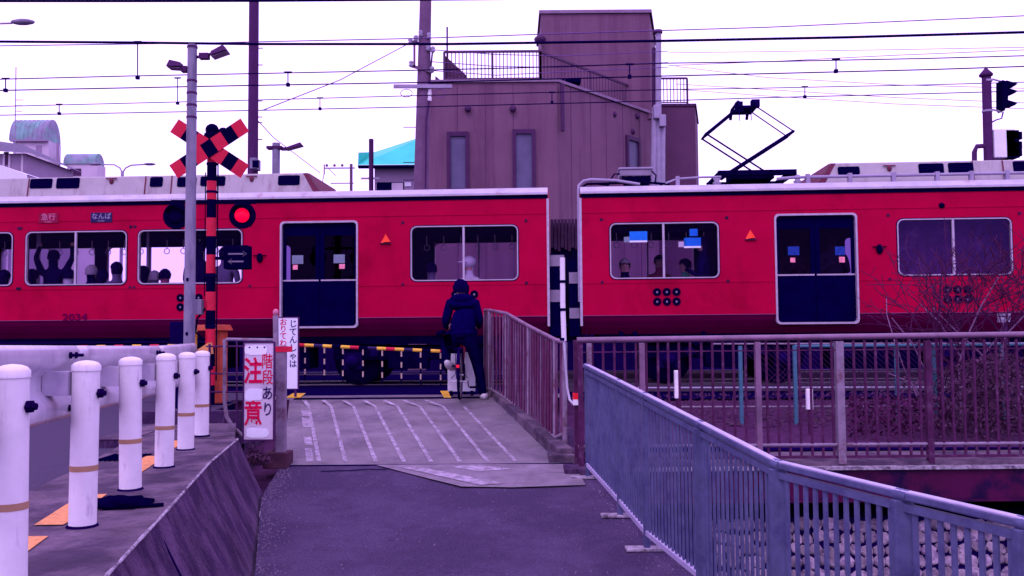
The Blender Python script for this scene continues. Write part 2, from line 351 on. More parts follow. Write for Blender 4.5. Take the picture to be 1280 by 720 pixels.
# main ground
mb=MB()
mb.quad((-500,13.9,-.14),(500,13.9,-.14),(500,700,-.14),(-500,700,-.14))
mb.quad((-500,-300,-.25),(-9,-300,-.25),(-9,13.9,-.14),(-500,13.9,-.14))
mb.quad((16,-300,-.3),(500,-300,-.3),(500,13.9,-.14),(16,13.9,-.14))
mb.quad((-9,-300,-1),(16,-300,-1),(16,-8,-.905),(-9,-8,-.905))
mb.quad((-3.8,12.2,-.02),(-9,12.2,-.14),(-9,13.9,-.14),(-3.8,13.9,-.02))
mb.quad((-.2,13.2,-.14),(-.2,13.9,-.14),(16,13.9,-.14),(16,9.5,-.36),(.15,9.5,-.40))
mb.quad((.1,8.4,-.62),(1.1,8.4,-.62),(1.1,9.6,-.42),(.1,9.6,-.42)); mb.quad((-3.9,7.9,-.62),(-2.3,7.9,-.62),(-2.3,RT,-.3),(-3.9,RT,-.3))
mb.quad((-3.9,RT,-.3),(-2.3,RT,-.3),(-2.3,RT,-.003),(-3.9,RT,-.003))
st(ob('ground',mb,M['soil']))
# stream void
mb=MB(); mb.quad((.6,14.0,-3.6),(16,14.0,-3.6),(16,14.0,-.36),(.6,14.0,-.36)); mb.quad((.86,8.9,-3.6),(.86,14,-3.6),(.86,14,-.4),(.86,8.9,-.4)); mb.quad((16,-8,-3.6),(16,14,-3.6),(16,14,-.3),(16,-8,-.3))
mb.quad((.6,9.5,-.38),(16,9.5,-.38),(16,14,-.38),(.6,14,-.38))
st(ob('culvert_walls',mb,M['mortar']))
rows=[[(r+.0,d,zr(d)-.005),(r+.02,d,-3.6)] for d,r in [(-8,7),(0,4.2),(3.43,2.12),(4.61,1.52),(6.67,1.17),(8.6,.86),(9.0,.86)]]
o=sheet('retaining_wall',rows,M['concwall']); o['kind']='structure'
gpoly('stream_bed',[(.4,-8,-3.5),(16,-8,-3.5),(16,14,-3.5),(.4,14,-3.5)],M['water'])
# left footway on its wall
ZF=-.05
posts_px=[(12,731,462,30),(103,658,455,33),(163,612,449,27),(205,584,444,23),(232,562,442,20),(252,545,440,19)]
pb=[G(a,b,ZF) for a,b,_,_ in posts_px]
E=[G(130,720,ZF),G(205,640,ZF),G(262,577,ZF),G(297,548,ZF)]
ed=[(p.y,p.x) for p in E]; ed=[(-8,2.0),(0,-.55)]+ed; 
pl=[(p.y,p.x) for p in pb]; pl=[(-8,1.3),(0,-1.2)]+pl+[(9.4,-3.2)]
fx=lambda d: lerp(pl,d)
YE=E[-1].y
rows=[];rows2=[];rows3=[];rows4=[];rows5=[]
ds=[-8+ (YE+8)*i/220 for i in range(221)]
for d in ds:
    e=lerp(ed,d); f=lerp(LE,d)
    rows.append([(fx(d)-.62,d,ZF),(fx(d)-.3,d,ZF),(fx(d),d,ZF),((fx(d)+e)/2,d,ZF+.004*noise.noise(V((0,d*2,0)))),(e+.004,d,ZF)])
    j=.012*noise.noise(V((3,d*6,0)))
    rows2.append([(e+.001+j*.7,d,ZF+.003),(e+.009+j*.3,d,ZF-.001),(e+.012,d,ZF-.006-.006*abs(noise.noise(V((1,d*9,0)))))])
    rows3.append([(e+.004,d,ZF-.001),(e+.008,d,ZF-.01)]+[(e+(f-e)*k/6+.01*noise.noise(V((k,d*2,1))),d,ZF-.02+(zr(d)-.05-ZF)*k/6) for k in range(1,7)])
    rows4.append([(-9,d,-.13),(fx(d)-.62,d,-.13),(fx(d)-.62,d,ZF)])
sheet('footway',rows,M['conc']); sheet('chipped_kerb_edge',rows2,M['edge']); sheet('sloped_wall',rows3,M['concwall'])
# road
for k in range(8): 
    pass
rr=[r for r in rows4]; sheet('road',rr+[[(-9,YE+.01,-.13),(fx(YE)-.62,YE+.01,-.13),(fx(YE)-.62,YE+.01,ZF)],[(-9,12.2,-.02),(-3.8,12.2,-.02),(-3.79,12.2,-.02)]],M['asphalt_road'])
gpoly('road_crossing_deck',[(-9,12.2,-.015),(-3.6,12.2,-.015),(-3.6,14,-.015),(-9,14,-.015)],M['asphalt_road'])
gpoly('shaded_crossing_panel',[(-9,14,-.012),(-3.6,14,-.012),(-3.6,22,-.012),(-9,22,-.012)],M['mdark'])  # same navy deck, train shade put into the colour
st(ob('trackbed',MB().quad((-60,13.5,-.132),(60,13.5,-.132),(60,25,-.132),(-60,25,-.132)),M['mdark']))
tag(ob('added_backdrop_wall',MB().box((-40,24.6,-.3),(45,24.8,1.25)).box((-40,24.55,1.25),(45,24.85,1.32)),mat('backdrop_dark',(.03,.02,.05),.9,ns=2,var=.4)),'long low dark wall added beyond the tracks to darken the gap under the train','wall')  # made-up wall, blocks the bright ground seen below the train
# end of the footway and pit for the steps
mb=MB(); e=E[-1]; f=V((lerp(LE,YE),YE,zr(YE)-.1)); 
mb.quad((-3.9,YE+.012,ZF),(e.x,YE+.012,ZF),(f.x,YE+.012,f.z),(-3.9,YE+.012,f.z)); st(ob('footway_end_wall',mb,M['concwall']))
mb=MB(); mb.quad((-3.9,YE,ZF-.004),(e.x-.03,YE,ZF-.004),(-3.0,9.6,ZF-.004),(-3.9,9.6,ZF-.004)); mb.quad((e.x-.03,YE,ZF-.004),(-3.0,9.6,ZF-.004),(-3.0,9.6,-.7),(e.x-.03,YE,-.8)); st(ob('footway_corner',mb,M['conc']))
# wall joint lines
for dj in (4.6,):
    e=lerp(ed,dj); f=lerp(LE,dj); mb=MB()
    mb.bar((e+.005,dj,ZF-.03),(f+.006,dj-.1,zr(dj)),.007,.007); st(ob('wall_joint',mb,M['mortar']))
# orange kerb paint
for i,(a,b) in enumerate([(3.55,4.25),(4.5,5.35),(6.15,7.0),(7.5,8.0)]):
    mb=MB(); n=6
    for k in range(n):
        d0=a+(b-a)*k/n; d1=a+(b-a)*(k+1)/n
        mb.quad((fx(d0)-.25,d0,ZF+.006),(fx(d0)-.1,d0,ZF+.006),(fx(d1)-.1,d1,ZF+.006),(fx(d1)-.25,d1,ZF+.006))
    st(ob('orange_marking',mb,M['orange']))
mb=MB()
for i in range(9): mb.bar((-3.18+.035*i,6.75,ZF+.008),(-3.18+.035*i,7.1,ZF+.008),.014,.01)
tag(ob('drain_grate',mb,M['navy']),'dark slotted drain grate in the footway behind the white posts','drain grate')
# ------------------------------------------------------------------ guard posts and beam
desc=['white guard post nearest the camera, cut by the left edge of the photo','second white guard post from the left, with a black bag at its foot','white guard post third from the left, beside the black bag','fourth white guard post from the left, in front of the orange kerb paint','fifth white guard post from the left, second farthest of the row','farthest white guard post, nearest the yellow and black barrier drive']
for i,(px,by,ty,wpx) in enumerate(posts_px):
    p=pb[i]; h=(by-ty)/F*p.y; r=.066 if i else .062
    t=thing('guard_post',desc[i],'guard post',p,0,'white guard rail posts on the footway')
    t.rotation_euler=(R([.3,-.2,.5,-.4,.2,-.3][i]),R([-.3,.4,-.5,.3,.5,-.2][i]),0)
    ob('post',MB().lathe((0,0,0),[(r,0),(r,h-.035)],20),M['white'],t)
    ob('cap',MB().lathe((0,0,h-.035),[(r+.004,-.012),(r+.004,.015),(r*.85,.03),(r*.5,.038),(0,.042)],20),M['white'],t)
    ob('tape_band',MB().lathe((0,0,h*[.36,.355,.37,.35,.365,.36][i]),[(r+.002,-.014),(r+.002,.014)],20),M['tape'],t)
    b=MB(); b.lathe((r,0,h-.16),[(.014,-.02),(.014,.035)],8,'x',False); b.lathe((r,0,h-.16),[(.026,.0),(.026,.018)],6,'x',False); ob('bolt',b,M['bolt'],t)
    ob('base_ring',MB().lathe((0,0,0),[(r+.012,0),(r+.004,.012)],20),M['bolt'],t)
g=thing('guard_rail','long white corrugated guard rail beam bolted behind the white posts','guard rail')
prof=[(0,-.19),(.02,-.165),(.022,-.11),(-.005,-.075),(-.038,-.04),(-.038,.04),(-.005,.075),(.022,.11),(.02,.165),(0,.19)]
bz=lambda d: CAMZ-lerp([(3.3,.225),(7,.28)],d)
def beamrow(d,off=0):
    x=fx(d)-.17; zc=bz(d)
    return [(x+a+off,d,zc+b) for a,b in prof]
dd=[-2.0,.5,2.6,4.75,6.9,9.05]
for a,b in zip(dd,dd[1:]):
    n=6; vs=[];fs=[]
    for k in range(n+1):
        d=a+(b-a+.12)*k/n; vs+=beamrow(d,.004 if k==n else 0)
    m=len(prof); fs=[(i*m+j,i*m+j+1,(i+1)*m+j+1,(i+1)*m+j) for i in range(n) for j in range(m-1)]
    mb=MB().add(vs,fs,True); o=ob('beam_panel',mb,M['beam'],g); so=o.modifiers.new('s','SOLIDIFY'); so.thickness=.004
    for d in (b-.05,b+.05):
        if d<9:
            for zz in (-.14,-.125,.125,.14)[::3]+(0,):
                x=fx(d)-.17; c=MB(); c.lathe((x+.0+(.02 if zz else -.022),d,bz(d)+zz),[(.02,0),(.02,.014),(.010,.014),(.010,.05),(0,.05)],6,'x',False); ob('bolt',c,M['bolt'],g)
for p in pb:
    ob('bracket',MB().box((p.x-.19,p.y-.05,bz(p.y)-.06),(p.x-.06,p.y+.05,bz(p.y)+.06)),M['beam'],g)
# black bag on the footway
bp=G(150,634,ZF); mb=MB()
mb.ball((0,0,.02),.15,(1.15,.6,.28),20,10,.4); 
bgo=tag(ob('bag',mb,M['bag'],loc=bp),'flattened black bag lying beside the second white guard post','bag')
ob('strap',MB().tube([(.1,0,.02),(.18,-.02,.012),(.24,.01,.01)],.012,6),M['bag'],bgo)
# ------------------------------------------------------------------ blue fence
ft=thing('path_fence','blue grey steel bar fence along the right edge of the path','fence')
nodes_=[(733,458,8.49,605),(773,478,7.4,650),(806,495,6.67,688),(876,531,5.65,None),(972,581,4.61,None),(1128,619,3.93,None),(1282,655,3.43,None),(1560,712,2.75,None)]
ps=[P(a,b,d) for a,b,d,_ in nodes_]
zf=[]
for (a,b,d,fy),p in zip(nodes_,ps):
    zf.append(G(a,fy,p.z-1.15).z if False else zr(d))
for i,p in enumerate(ps):
    w=.045 if i<3 else .085
    z0=zr(p.y)
    base=V((p.x,p.y,z0))
    if 0<i: ob('post',MB().box((p.x-w/2,p.y-.02,z0),(p.x+w/2,p.y+.03,p.z-.02)),M['blue'],ft,.004)
    else: ob('post',MB().box((p.x-.02,p.y-.02,z0),(p.x+.02,p.y+.02,p.z-.02)),M['blue'],ft,.004)
    ob('rail_joint',MB().tube([p-(ps[min(i+1,7)]-ps[max(i-1,0)]).normalized()*.03,p+(ps[min(i+1,7)]-ps[max(i-1,0)]).normalized()*.03],.029,10),M['blue'],ft)
    if i<4: ob('base_pad',MB().box((p.x-.16,p.y-.055,z0+.0),(p.x+.14,p.y+.06,z0+.02)),M['edge'],ft,.004)
barm=MB().box((-.0115,-.006,0),(.0115,.006,1)).mesh('bar',M['blue'])
for i in range(len(ps)-1):
    a,b=ps[i],ps[i+1]; 
    ob('top_rail',MB().bar(a,b,.046,.034),M['blue'],ft,.007); ob('rail_cap',MB().bar(a+V((0,0,.019)),b+V((0,0,.019)),.040,.012),M['bluetop'],ft,.004)  # paler strip paints the sky light on the rail's top face
    ob('upper_channel',MB().bar(a-V((0,0,.05)),b-V((0,0,.05)),.03,.035),M['blue'],ft)
    za,zb=zr(a.y)+.13,zr(b.y)+.13
    A=V((a.x,a.y,za)); B=V((b.x,b.y,zb)); ob('bottom_rail',MB().bar(A,B,.036,.035),M['bluetop'],ft)
    L=(b-a).xy.length; n=max(3,int(round(L/.065)))
    ang=math.atan2(b.y-a.y,b.x-a.x)
    for k in range(1,n):
        t=k/n; q=A.lerp(B,t); top=a.lerp(b,t).z-.06
        o=ob('bar',barm,None,ft); o.location=q; o.scale=(1,1,top-q.z); o.rotation_euler=(0,0,ang)
# ------------------------------------------------------------------ brown bridge fence, deck and girder
ZB0=G(1050,575,0); 
DB=8.75
y0=P(722,575,DB); zdeck=CAMZ-(575-412)/126.0
gt=thing('footbridge','low bridge over the stream with a dark red girder and pale concrete edge','bridge')
ob('deck',MB().box((.9,DB-.02,zdeck-.09),(15,9.6,zdeck-.01)),M['conc'],gt)
ob('edge_beam',MB().box((.9,DB-.1,zdeck-.075),(15,DB-.022,zdeck-.045)),M['edge'],gt)
ob('girder',MB().box((.9,DB-.06,zdeck-.36),(15,DB+.1,zdeck-.087)),M['girder'],gt)
ob('girder_flange',MB().box((.9,DB-.11,zdeck-.385),(15,DB+.15,zdeck-.362)),M['girder'],gt)
bt=thing('bridge_fence','rusty brown bar fence standing on the bridge in front of the train','fence')
zt=CAMZ-(424-413)/126.0
xs=[P(px,500,DB).x for px in (722,730)]
def bx_(px): return P(px,500,DB).x
for i,(px,w,m) in enumerate([(726,.05,'bfence'),(737,.05,'rpost'),(803,.055,'brail'),(948,.055,'brail'),(1050,.075,'rpost'),(1161,.06,'bfence'),(1290,.06,'bfence'),(1400,.06,'bfence')]):
    x=bx_(px); ob('post',MB().box((x-w/2,DB-w/2,zdeck-.03),(x+w/2,DB+w/2,zt-.03)),M[m],bt,.004)
X0,X1=bx_(722),bx_(1460)
ob('top_rail',MB().tube([(X0,DB,zt),(X1,DB,zt+.03)],.03,10),M['brail'],bt)
ob('lower_rail',MB().tube([(X0,DB,CAMZ-(555-412)/126.0),(X1,DB,CAMZ-(553-410)/126.0)],.017,8),M['rpost'],bt)
ob('bottom_rail',MB().bar((X0,DB,CAMZ-(570-412)/126.0),(X1,DB,CAMZ-(568-410)/126.0),.03,.025),M['bfence'],bt)
ob('upper_rail',MB().bar((X0,DB,CAMZ-(438-412)/126.0),(X1,DB,CAMZ-(436-411)/126.0),.012,.012),M['bfence'],bt)
bb=MB().box((-.011,-.008,0),(.011,.008,1)).mesh('bar',M['bfence'])
x=bx_(741); k=0
zb_=CAMZ-(570-412)/126.0
while x<X1 and k<290:
    if all(abs(x-bx_(q))>.035 for q in (803,948,1050,1161)):
        o=ob('bar',bb,None,bt); o.location=(x,DB+random.uniform(-.004,.004),zb_); o.scale=(1,1,zt-.02-zb_)
        o.rotation_euler=(0,random.uniform(-.006,.006),0)
    x+=.108; k+=1
# tall pale conduit by the gap, and reflector post
cp=thing('conduit_pipe','tall pale bent conduit pipe at the corner of the rusty fence','pipe',(0,0,0))
pts=[P(703,322,9.3),P(703.5,380,9.3),P(705,426,9.3)]; ob('upper_pipe',MB().tube(pts,.027,10),M['white'],cp)
pts=[P(705,424,9.3),P(706.5,450,9.3),P(709,485,9.3),P(712,500,9.28),P(722,510,9.2)]; ob('lower_pipe',MB().tube(pts,.013,10),M['beam'],cp)
for py in (352,387,424): 
    p=P(703.6,py,9.3); ob('clamp',MB().tube([p-V((0,0,.015)),p+V((0,0,.015))],.032,10),M['navy'],cp)
rp=P(722.5,560,8.95); rz=zr(8.9)
rt=thing('reflector_post','brown steel post with a red and white reflector band','post',(rp.x,rp.y,rz))
hh=P(722.5,425,8.95).z-rz
ob('post',MB().box((-.035,-.03,0),(.02,.03,hh)),M['bfence'],rt,.004)
za=P(722,506,8.95).z-rz; zb=P(722,499,8.95).z-rz; zc=P(722,491,8.95).z-rz
ob('white_band',MB().box((-.045,-.045,za),(.05,.04,zb)),M['reflW'],rt); ob('red_band',MB().box((-.045,-.045,zb),(.05,.04,zc)),M['reflR'],rt)
for (x0,x1,y0,y1,d,lab) in [(686,722,568,583,9.05,'grey concrete kerb block at the foot of the rusty fence'),(706,738,585,603,8.6,'dark concrete block under the end of the blue fence'),]:
    a=P(x0,y1,d); b=P(x1,y0,d); o=tag(ob('kerb_block',MB().box((a.x,d-.02,a.z-.03),(b.x,d+.3,b.z)),M['conc' if d>9 else 'concwall'],bev=.015),lab,'kerb block')
# ------------------------------------------------------------------ rusty ramp fence with kerb
rf=thing('ramp_fence','rusty corrugated panel fence rising beside the ramp','fence')
rn=[(606,388,12.75,490),(612,388,12.3,488),(633,392,11.75,501),(661,408,10.75,526),(694,425,9.6,551),(706,428,9.42,545)]
tp=[P(a,b,d) for a,b,d,_ in rn]; bt_=[P(a,c,d) for a,b,d,c in rn]
for i in range(len(rn)):
    ob('post',MB().tube([bt_[i]-V((0,0,.1)),tp[i]],.027 if i not in (0,) else .02,8),M['rpost'],rf)
for i in range(len(rn)-1):
    a,b=tp[i],tp[i+1]; A,B=bt_[i],bt_[i+1]
    ob('top_rail',MB().tube([a,b],.025,8),M['brail'],rf)
    ob('bottom_rail',MB().tube([A+V((0,0,.03)),B+V((0,0,.03))],.022,8),M['rpost'],rf)
    L=(b-a).xy.length; n=max(2,int(L/.055)); nrm=V((-(b-a).y,(b-a).x,0)).normalized()
    for k in range(n):
        t0,t1=(k+.06)/n,(k+.94)/n
        sh=nrm*(.012 if k%2 else -.012)
        q=[A.lerp(B,t0)+sh+V((0,0,.05)),A.lerp(B,t1)+sh+V((0,0,.05)),a.lerp(b,t1)+sh-V((0,0,.03)),a.lerp(b,t0)+sh-V((0,0,.03))]
        q2=[p+nrm*.008 for p in q]
        ob('panel',MB().hexa([q[0],q[1],q2[1],q2[0],q[3],q[2],q2[2],q2[3]]),M['rust'],rf)
# kerb beside ramp: individual kerb stones
kp=[(TR_+.0,RT+.4,.07),(P(640,520,10.9).x-.02,11.0,.0),(BR-.02,RB+.1,-.30)]
n=8
for i in range(n):
    t0,t1=i/n,(i+.96)/n
    def kk(t):
        d=RT+.4+(RB+.1-RT-.4)*t; z=lerp([(RB,-.33),(RT,.06)],d)+.03; x=TR_+(BR-TR_)*((RT-d)/(RT-RB)); return V((x,d,z))
    a,b=kk(t0),kk(t1); w=.17
    o=st(ob('kerb_stone',MB().hexa([(b.x,b.y,b.z-.3),(b.x+w,b.y,b.z-.3),(a.x+w,a.y,a.z-.3),(a.x,a.y,a.z-.3),(b.x+.01,b.y,b.z),(b.x+w,b.y,b.z),(a.x+w,a.y,a.z),(a.x+.01,a.y,a.z)]),M['conc'],bev=.012))
mb=MB(); rws=[]
a,b=kk(0),kk(1)
st(ob('verge',MB().hexa([(b.x+.17,b.y,b.z-.5),(b.x+.5,b.y,b.z-.5),(a.x+.55,a.y,a.z-.5),(a.x+.17,a.y,a.z-.5),(b.x+.17,b.y,b.z-.04),(b.x+.5,b.y,b.z-.04),(a.x+.55,a.y,a.z-.04),(a.x+.17,a.y,a.z-.04)]),M['concwall']))
# ------------------------------------------------------------------ stone revetment
sw=thing('stone_wall','revetment of rough pale stones below the bridge by the stream','stone wall')
def rv(s,t): return V((s,8.95-.32*t,-.98-t))     # t metres down
mb=MB(); mb.hexa([rv(1.0,2.6),rv(15,2.6),rv(15,2.6)+V((0,.4,0)),rv(1,2.6)+V((0,.4,0)),rv(1,0),rv(15,0),rv(15,0)+V((0,.4,0)),rv(1,0)+V((0,.4,0))]); ob('backing',mb,M['mortar'],sw)
sm=[]
for k in range(10):
    mb=MB(); random.seed(100+k); n=7; r=[.5*random.uniform(.82,1.02) for _ in range(n)]
    vs=[]
    for lv,(sc,h) in enumerate([(1,0),(.97,.35),(.72,.6+random.uniform(-.1,.1))]):
        for i in range(n): a=2*math.pi*i/n; vs.append((math.cos(a)*r[i]*sc,-h*.35+random.uniform(-.03,.03),math.sin(a)*r[i]*sc))
    mb.add(vs,[(i,(i+1)%n,(i+1)%n+n*1,i+n) for i in range(n)]+[(i+n,(i+1)%n+n,(i+1)%n+2*n,i+2*n) for i in range(n)]+[tuple(range(2*n,3*n))])
    sm.append(mb.mesh('stone',M['stone']))
random.seed(5); cnt=0; t=.07
big=MB()
while t<2.3:
    h=random.uniform(.09,.13) if t<.9 else .16; s=1.1+random.uniform(0,.1)
    while s<7.2:
        w_=random.uniform(.08,.18)
        if s<6.0 and t<1.0 and s>1.9 and cnt<295:
            o=ob('stone',sm[random.randrange(10)],None,sw); o.location=rv(s+w_/2,t+random.uniform(-.02,.02)); o.rotation_euler=(R(-17),random.uniform(-.3,.3),0); o.scale=(w_*1.16,random.uniform(.1,.2),h*1.24); cnt+=1
        s+=w_
    t+=h
# ------------------------------------------------------------------ track: ballast, sleepers, rails
for ti,vc in enumerate((1.4,5.2)):
    for sgn in (-1,1):
        v=vc+sgn*.534; mb=MB()
        a=TM@V((-14,v,-.0)); b=TM@V((16,v,-.0))
        mb.bar(a+V((0,0,-.012)),b+V((0,0,-.012)),.065,.05); mb.bar(a+V((0,0,-.075)),b+V((0,0,-.075)),.016,.09); mb.bar(a+V((0,0,-.125)),b+V((0,0,-.125)),.12,.015)
        tag(ob('rail',mb,M['rail']),['near rail of the track under the train','far rail of the track under the train','near rail of the empty track behind the train','far rail of the empty track behind the train'][ti*2+(sgn>0)],'rail','running rails')
mb=MB()
slm=MB().box((-.11,-1.05,-.2),(.11,1.05,-.135)).mesh('sleeper',M['sleeper'])
for k in range(20):
    u=1.0+k*.62
    o=lk(bpy.data.objects.new('sleeper',slm)); o.matrix_world=TM@Matrix.Translation((u,1.4,0)); o['kind']='structure'
random.seed(11)
grm=MB()
for k in range(2600):
    x=random.uniform(.9,10.5); y=random.uniform(11.0,14.6) ; z=-.36+(y-9.5)/4.4*.22
    if y>13.9: z=-.14
    r=random.uniform(.02,.045); c=V((x,y,z+r*.3)); a=random.random()*6
    vs=[c+V((math.cos(a+i*1.57)*r,math.sin(a+i*1.57)*r*random.uniform(.7,1.2),-r*.5)) for i in range(4)]+[c+V((random.uniform(-.5,.5)*r,0,r*random.uniform(.4,.9)))]
    grm.add(vs,[(0,1,4),(1,2,4),(2,3,4),(3,0,4)])
tag(st(ob('ballast',grm,M['ballast']),'stuff'),'dark crushed stone ballast beside the track','ballast')
# ------------------------------------------------------------------ train
def rrect(u0,u1,z0,z1,r,n=5):
    out=[]
    for cx,cz,a0 in ((u1-r,z1-r,0),(u0+r,z1-r,90),(u0+r,z0+r,180),(u1-r,z0+r,270)):
        for i in range(n+1):
            a=R(a0+90*i/n); out.append((cx+r*math.cos(a),cz+r*math.sin(a)))
    return out
ZP=[(.86,.24),(.97,.13),(1.08,.045),(1.165,0),(3.10,0),(3.13,.006)]
def vprof(z): return lerp(ZP,z)
def wall(u0,u1,holes,zs,vf,inset=0):
    mb=MB(); us=sorted(set([u0,u1]+[h[0] for h in holes]+[h[1] for h in holes])); us=[u for u in us if u0<=u<=u1]
    zz=sorted(set(list(zs)+[h[2] for h in holes]+[h[3] for h in holes]))
    for i in range(len(us)-1):
        for j in range(len(zz)-1):
            um=(us[i]+us[i+1])/2; zm=(zz[j]+zz[j+1])/2
            if any(h[0]<um<h[1] and h[2]<zm<h[3] for h in holes): continue
            a,b,c,d=us[i],us[i+1],zz[j],zz[j+1]
            mb.quad((a,vf(c),c),(b,vf(c),c),(b,vf(d),d),(a,vf(d),d))
    for h in holes:
        r=h[4]
        if not r: continue
        for cu,cz,su,sz in ((h[0],h[2],1,1),(h[1],h[2],-1,1),(h[1],h[3],-1,-1),(h[0],h[3],1,-1)):
            arc=[(cu+su*(r-r*math.cos(R(90*i/5))),cz+sz*(r-r*math.sin(R(90*i/5)))) for i in range(6)]
            mb.quad((cu,vf(cz),cz),*[(x,vf(z),z) for x,z in arc])
    return mb
def clipz(mb,z,above):
    keep=[]
    for f in mb.f:
        zc=sum(mb.v[i][2] for i in f)/len(f)
        if (zc>z)==above: keep.append(f)
    o=MB(); idx={}
    for f in keep:
        g=[]
        for i in f:
            k=tuple(round(c,4) for c in mb.v[i])
            if k not in idx: idx[k]=len(o.v); o.v.append(mb.v[i])
            if idx[k] not in g: g.append(idx[k])
        if len(g)>2: o.f.append(g); o.sm.append(False); o.mi.append(0)
    return o
def ring(outer,inner,v0,v1):
    n=len(outer); vs=[(x,v0,z) for x,z in outer]+[(x,v0,z) for x,z in inner]+[(x,v1,z) for x,z in outer]+[(x,v1,z) for x,z in inner]
    mb=MB(); 
    for i in range(n):
        j=(i+1)%n; mb.add([vs[i],vs[j],vs[n+j],vs[n+i]],[(0,1,2,3)]); mb.add([vs[i],vs[j],vs[2*n+j],vs[2*n+i]],[(0,1,2,3)]); mb.add([vs[n+i],vs[n+j],vs[3*n+j],vs[3*n+i]],[(0,1,2,3)])
    return mb
WD=2.74
def make_window(car,u0,u1,z0,z1,mull,glass,v=0,far=False):
    s=-1 if not far else 1
    o=ring(rrect(u0-.006,u1+.006,z0-.006,z1+.006,.10),rrect(u0+.012,u1-.012,z0+.012,z1-.012,.088),v+s*.012,v-s*.05)
    fr=ob('window_frame',o,M['silver'],car)
    ob('gasket',ring(rrect(u0-.02,u1+.02,z0-.02,z1+.02,.11),rrect(u0-.005,u1+.005,z0-.005,z1+.005,.10),v+s*.006,v-s*.01),M['navy'],fr)
    ob('mullion',MB().box((mull-.017,v+s*.008,z0+.012),(mull+.017,v-s*.03,z1-.012)),M['silver'],fr)
    ob('pane',MB().quad((u0+.02,v-s*.03,z0+.02),(mull,v-s*.03,z0+.02),(mull,v-s*.03,z1-.02),(u0+.02,v-s*.03,z1-.02)),glass,fr)
    ob('pane',MB().quad((mull,v-s*.02,z0+.02),(u1-.02,v-s*.02,z0+.02),(u1-.02,v-s*.02,z1-.02),(mull,v-s*.02,z1-.02)),glass,fr)
def make_door(car,u0,u1,z0,z1,v=0,far=False):
    s=-1 if not far else 1
    d=thing('door','','x'); del d['label']; del d['category']; d.parent=car
    ob('door_frame',ring(rrect(u0-.02,u1+.02,z0-.02,z1+.02,.07),rrect(u0+.010,u1-.010,z0+.012,z1-.012,.06),v+s*.014,v-s*.07),M['silver'],d)
    um=(u0+u1)/2; zm=z0+(z1-z0)*.445
    for a,b in ((u0-.005,um-.004),(um+.004,u1+.005)):
        lf=MB(); vv=v-s*.06
        lf.box((a,vv,z0+.02),(b,vv-s*.03,zm)); lf.box((a,vv,zm),(a+.07,vv-s*.03,z1-.02)); lf.box((b-.07,vv,zm),(b,vv-s*.03,z1-.02)); lf.box((a+.07,vv,z1-.22),(b-.07,vv-s*.03,z1-.02))
        ob('door_leaf',lf,M['doorm'],d)
        ob('door_pane',MB().quad((a+.06,vv-s*.015,zm-.01),(b-.06,vv-s*.015,zm-.01),(b-.06,vv-s*.015,z1-.2),(a+.06,vv-s*.015,z1-.2)),GLD,d)
        ob('door_trim',MB().box((a+.015,vv+s*.006,zm-.012),(b-.015,vv,zm+.012)),M['silver'],d)
    return d
ZW0,ZW1=1.775,2.685
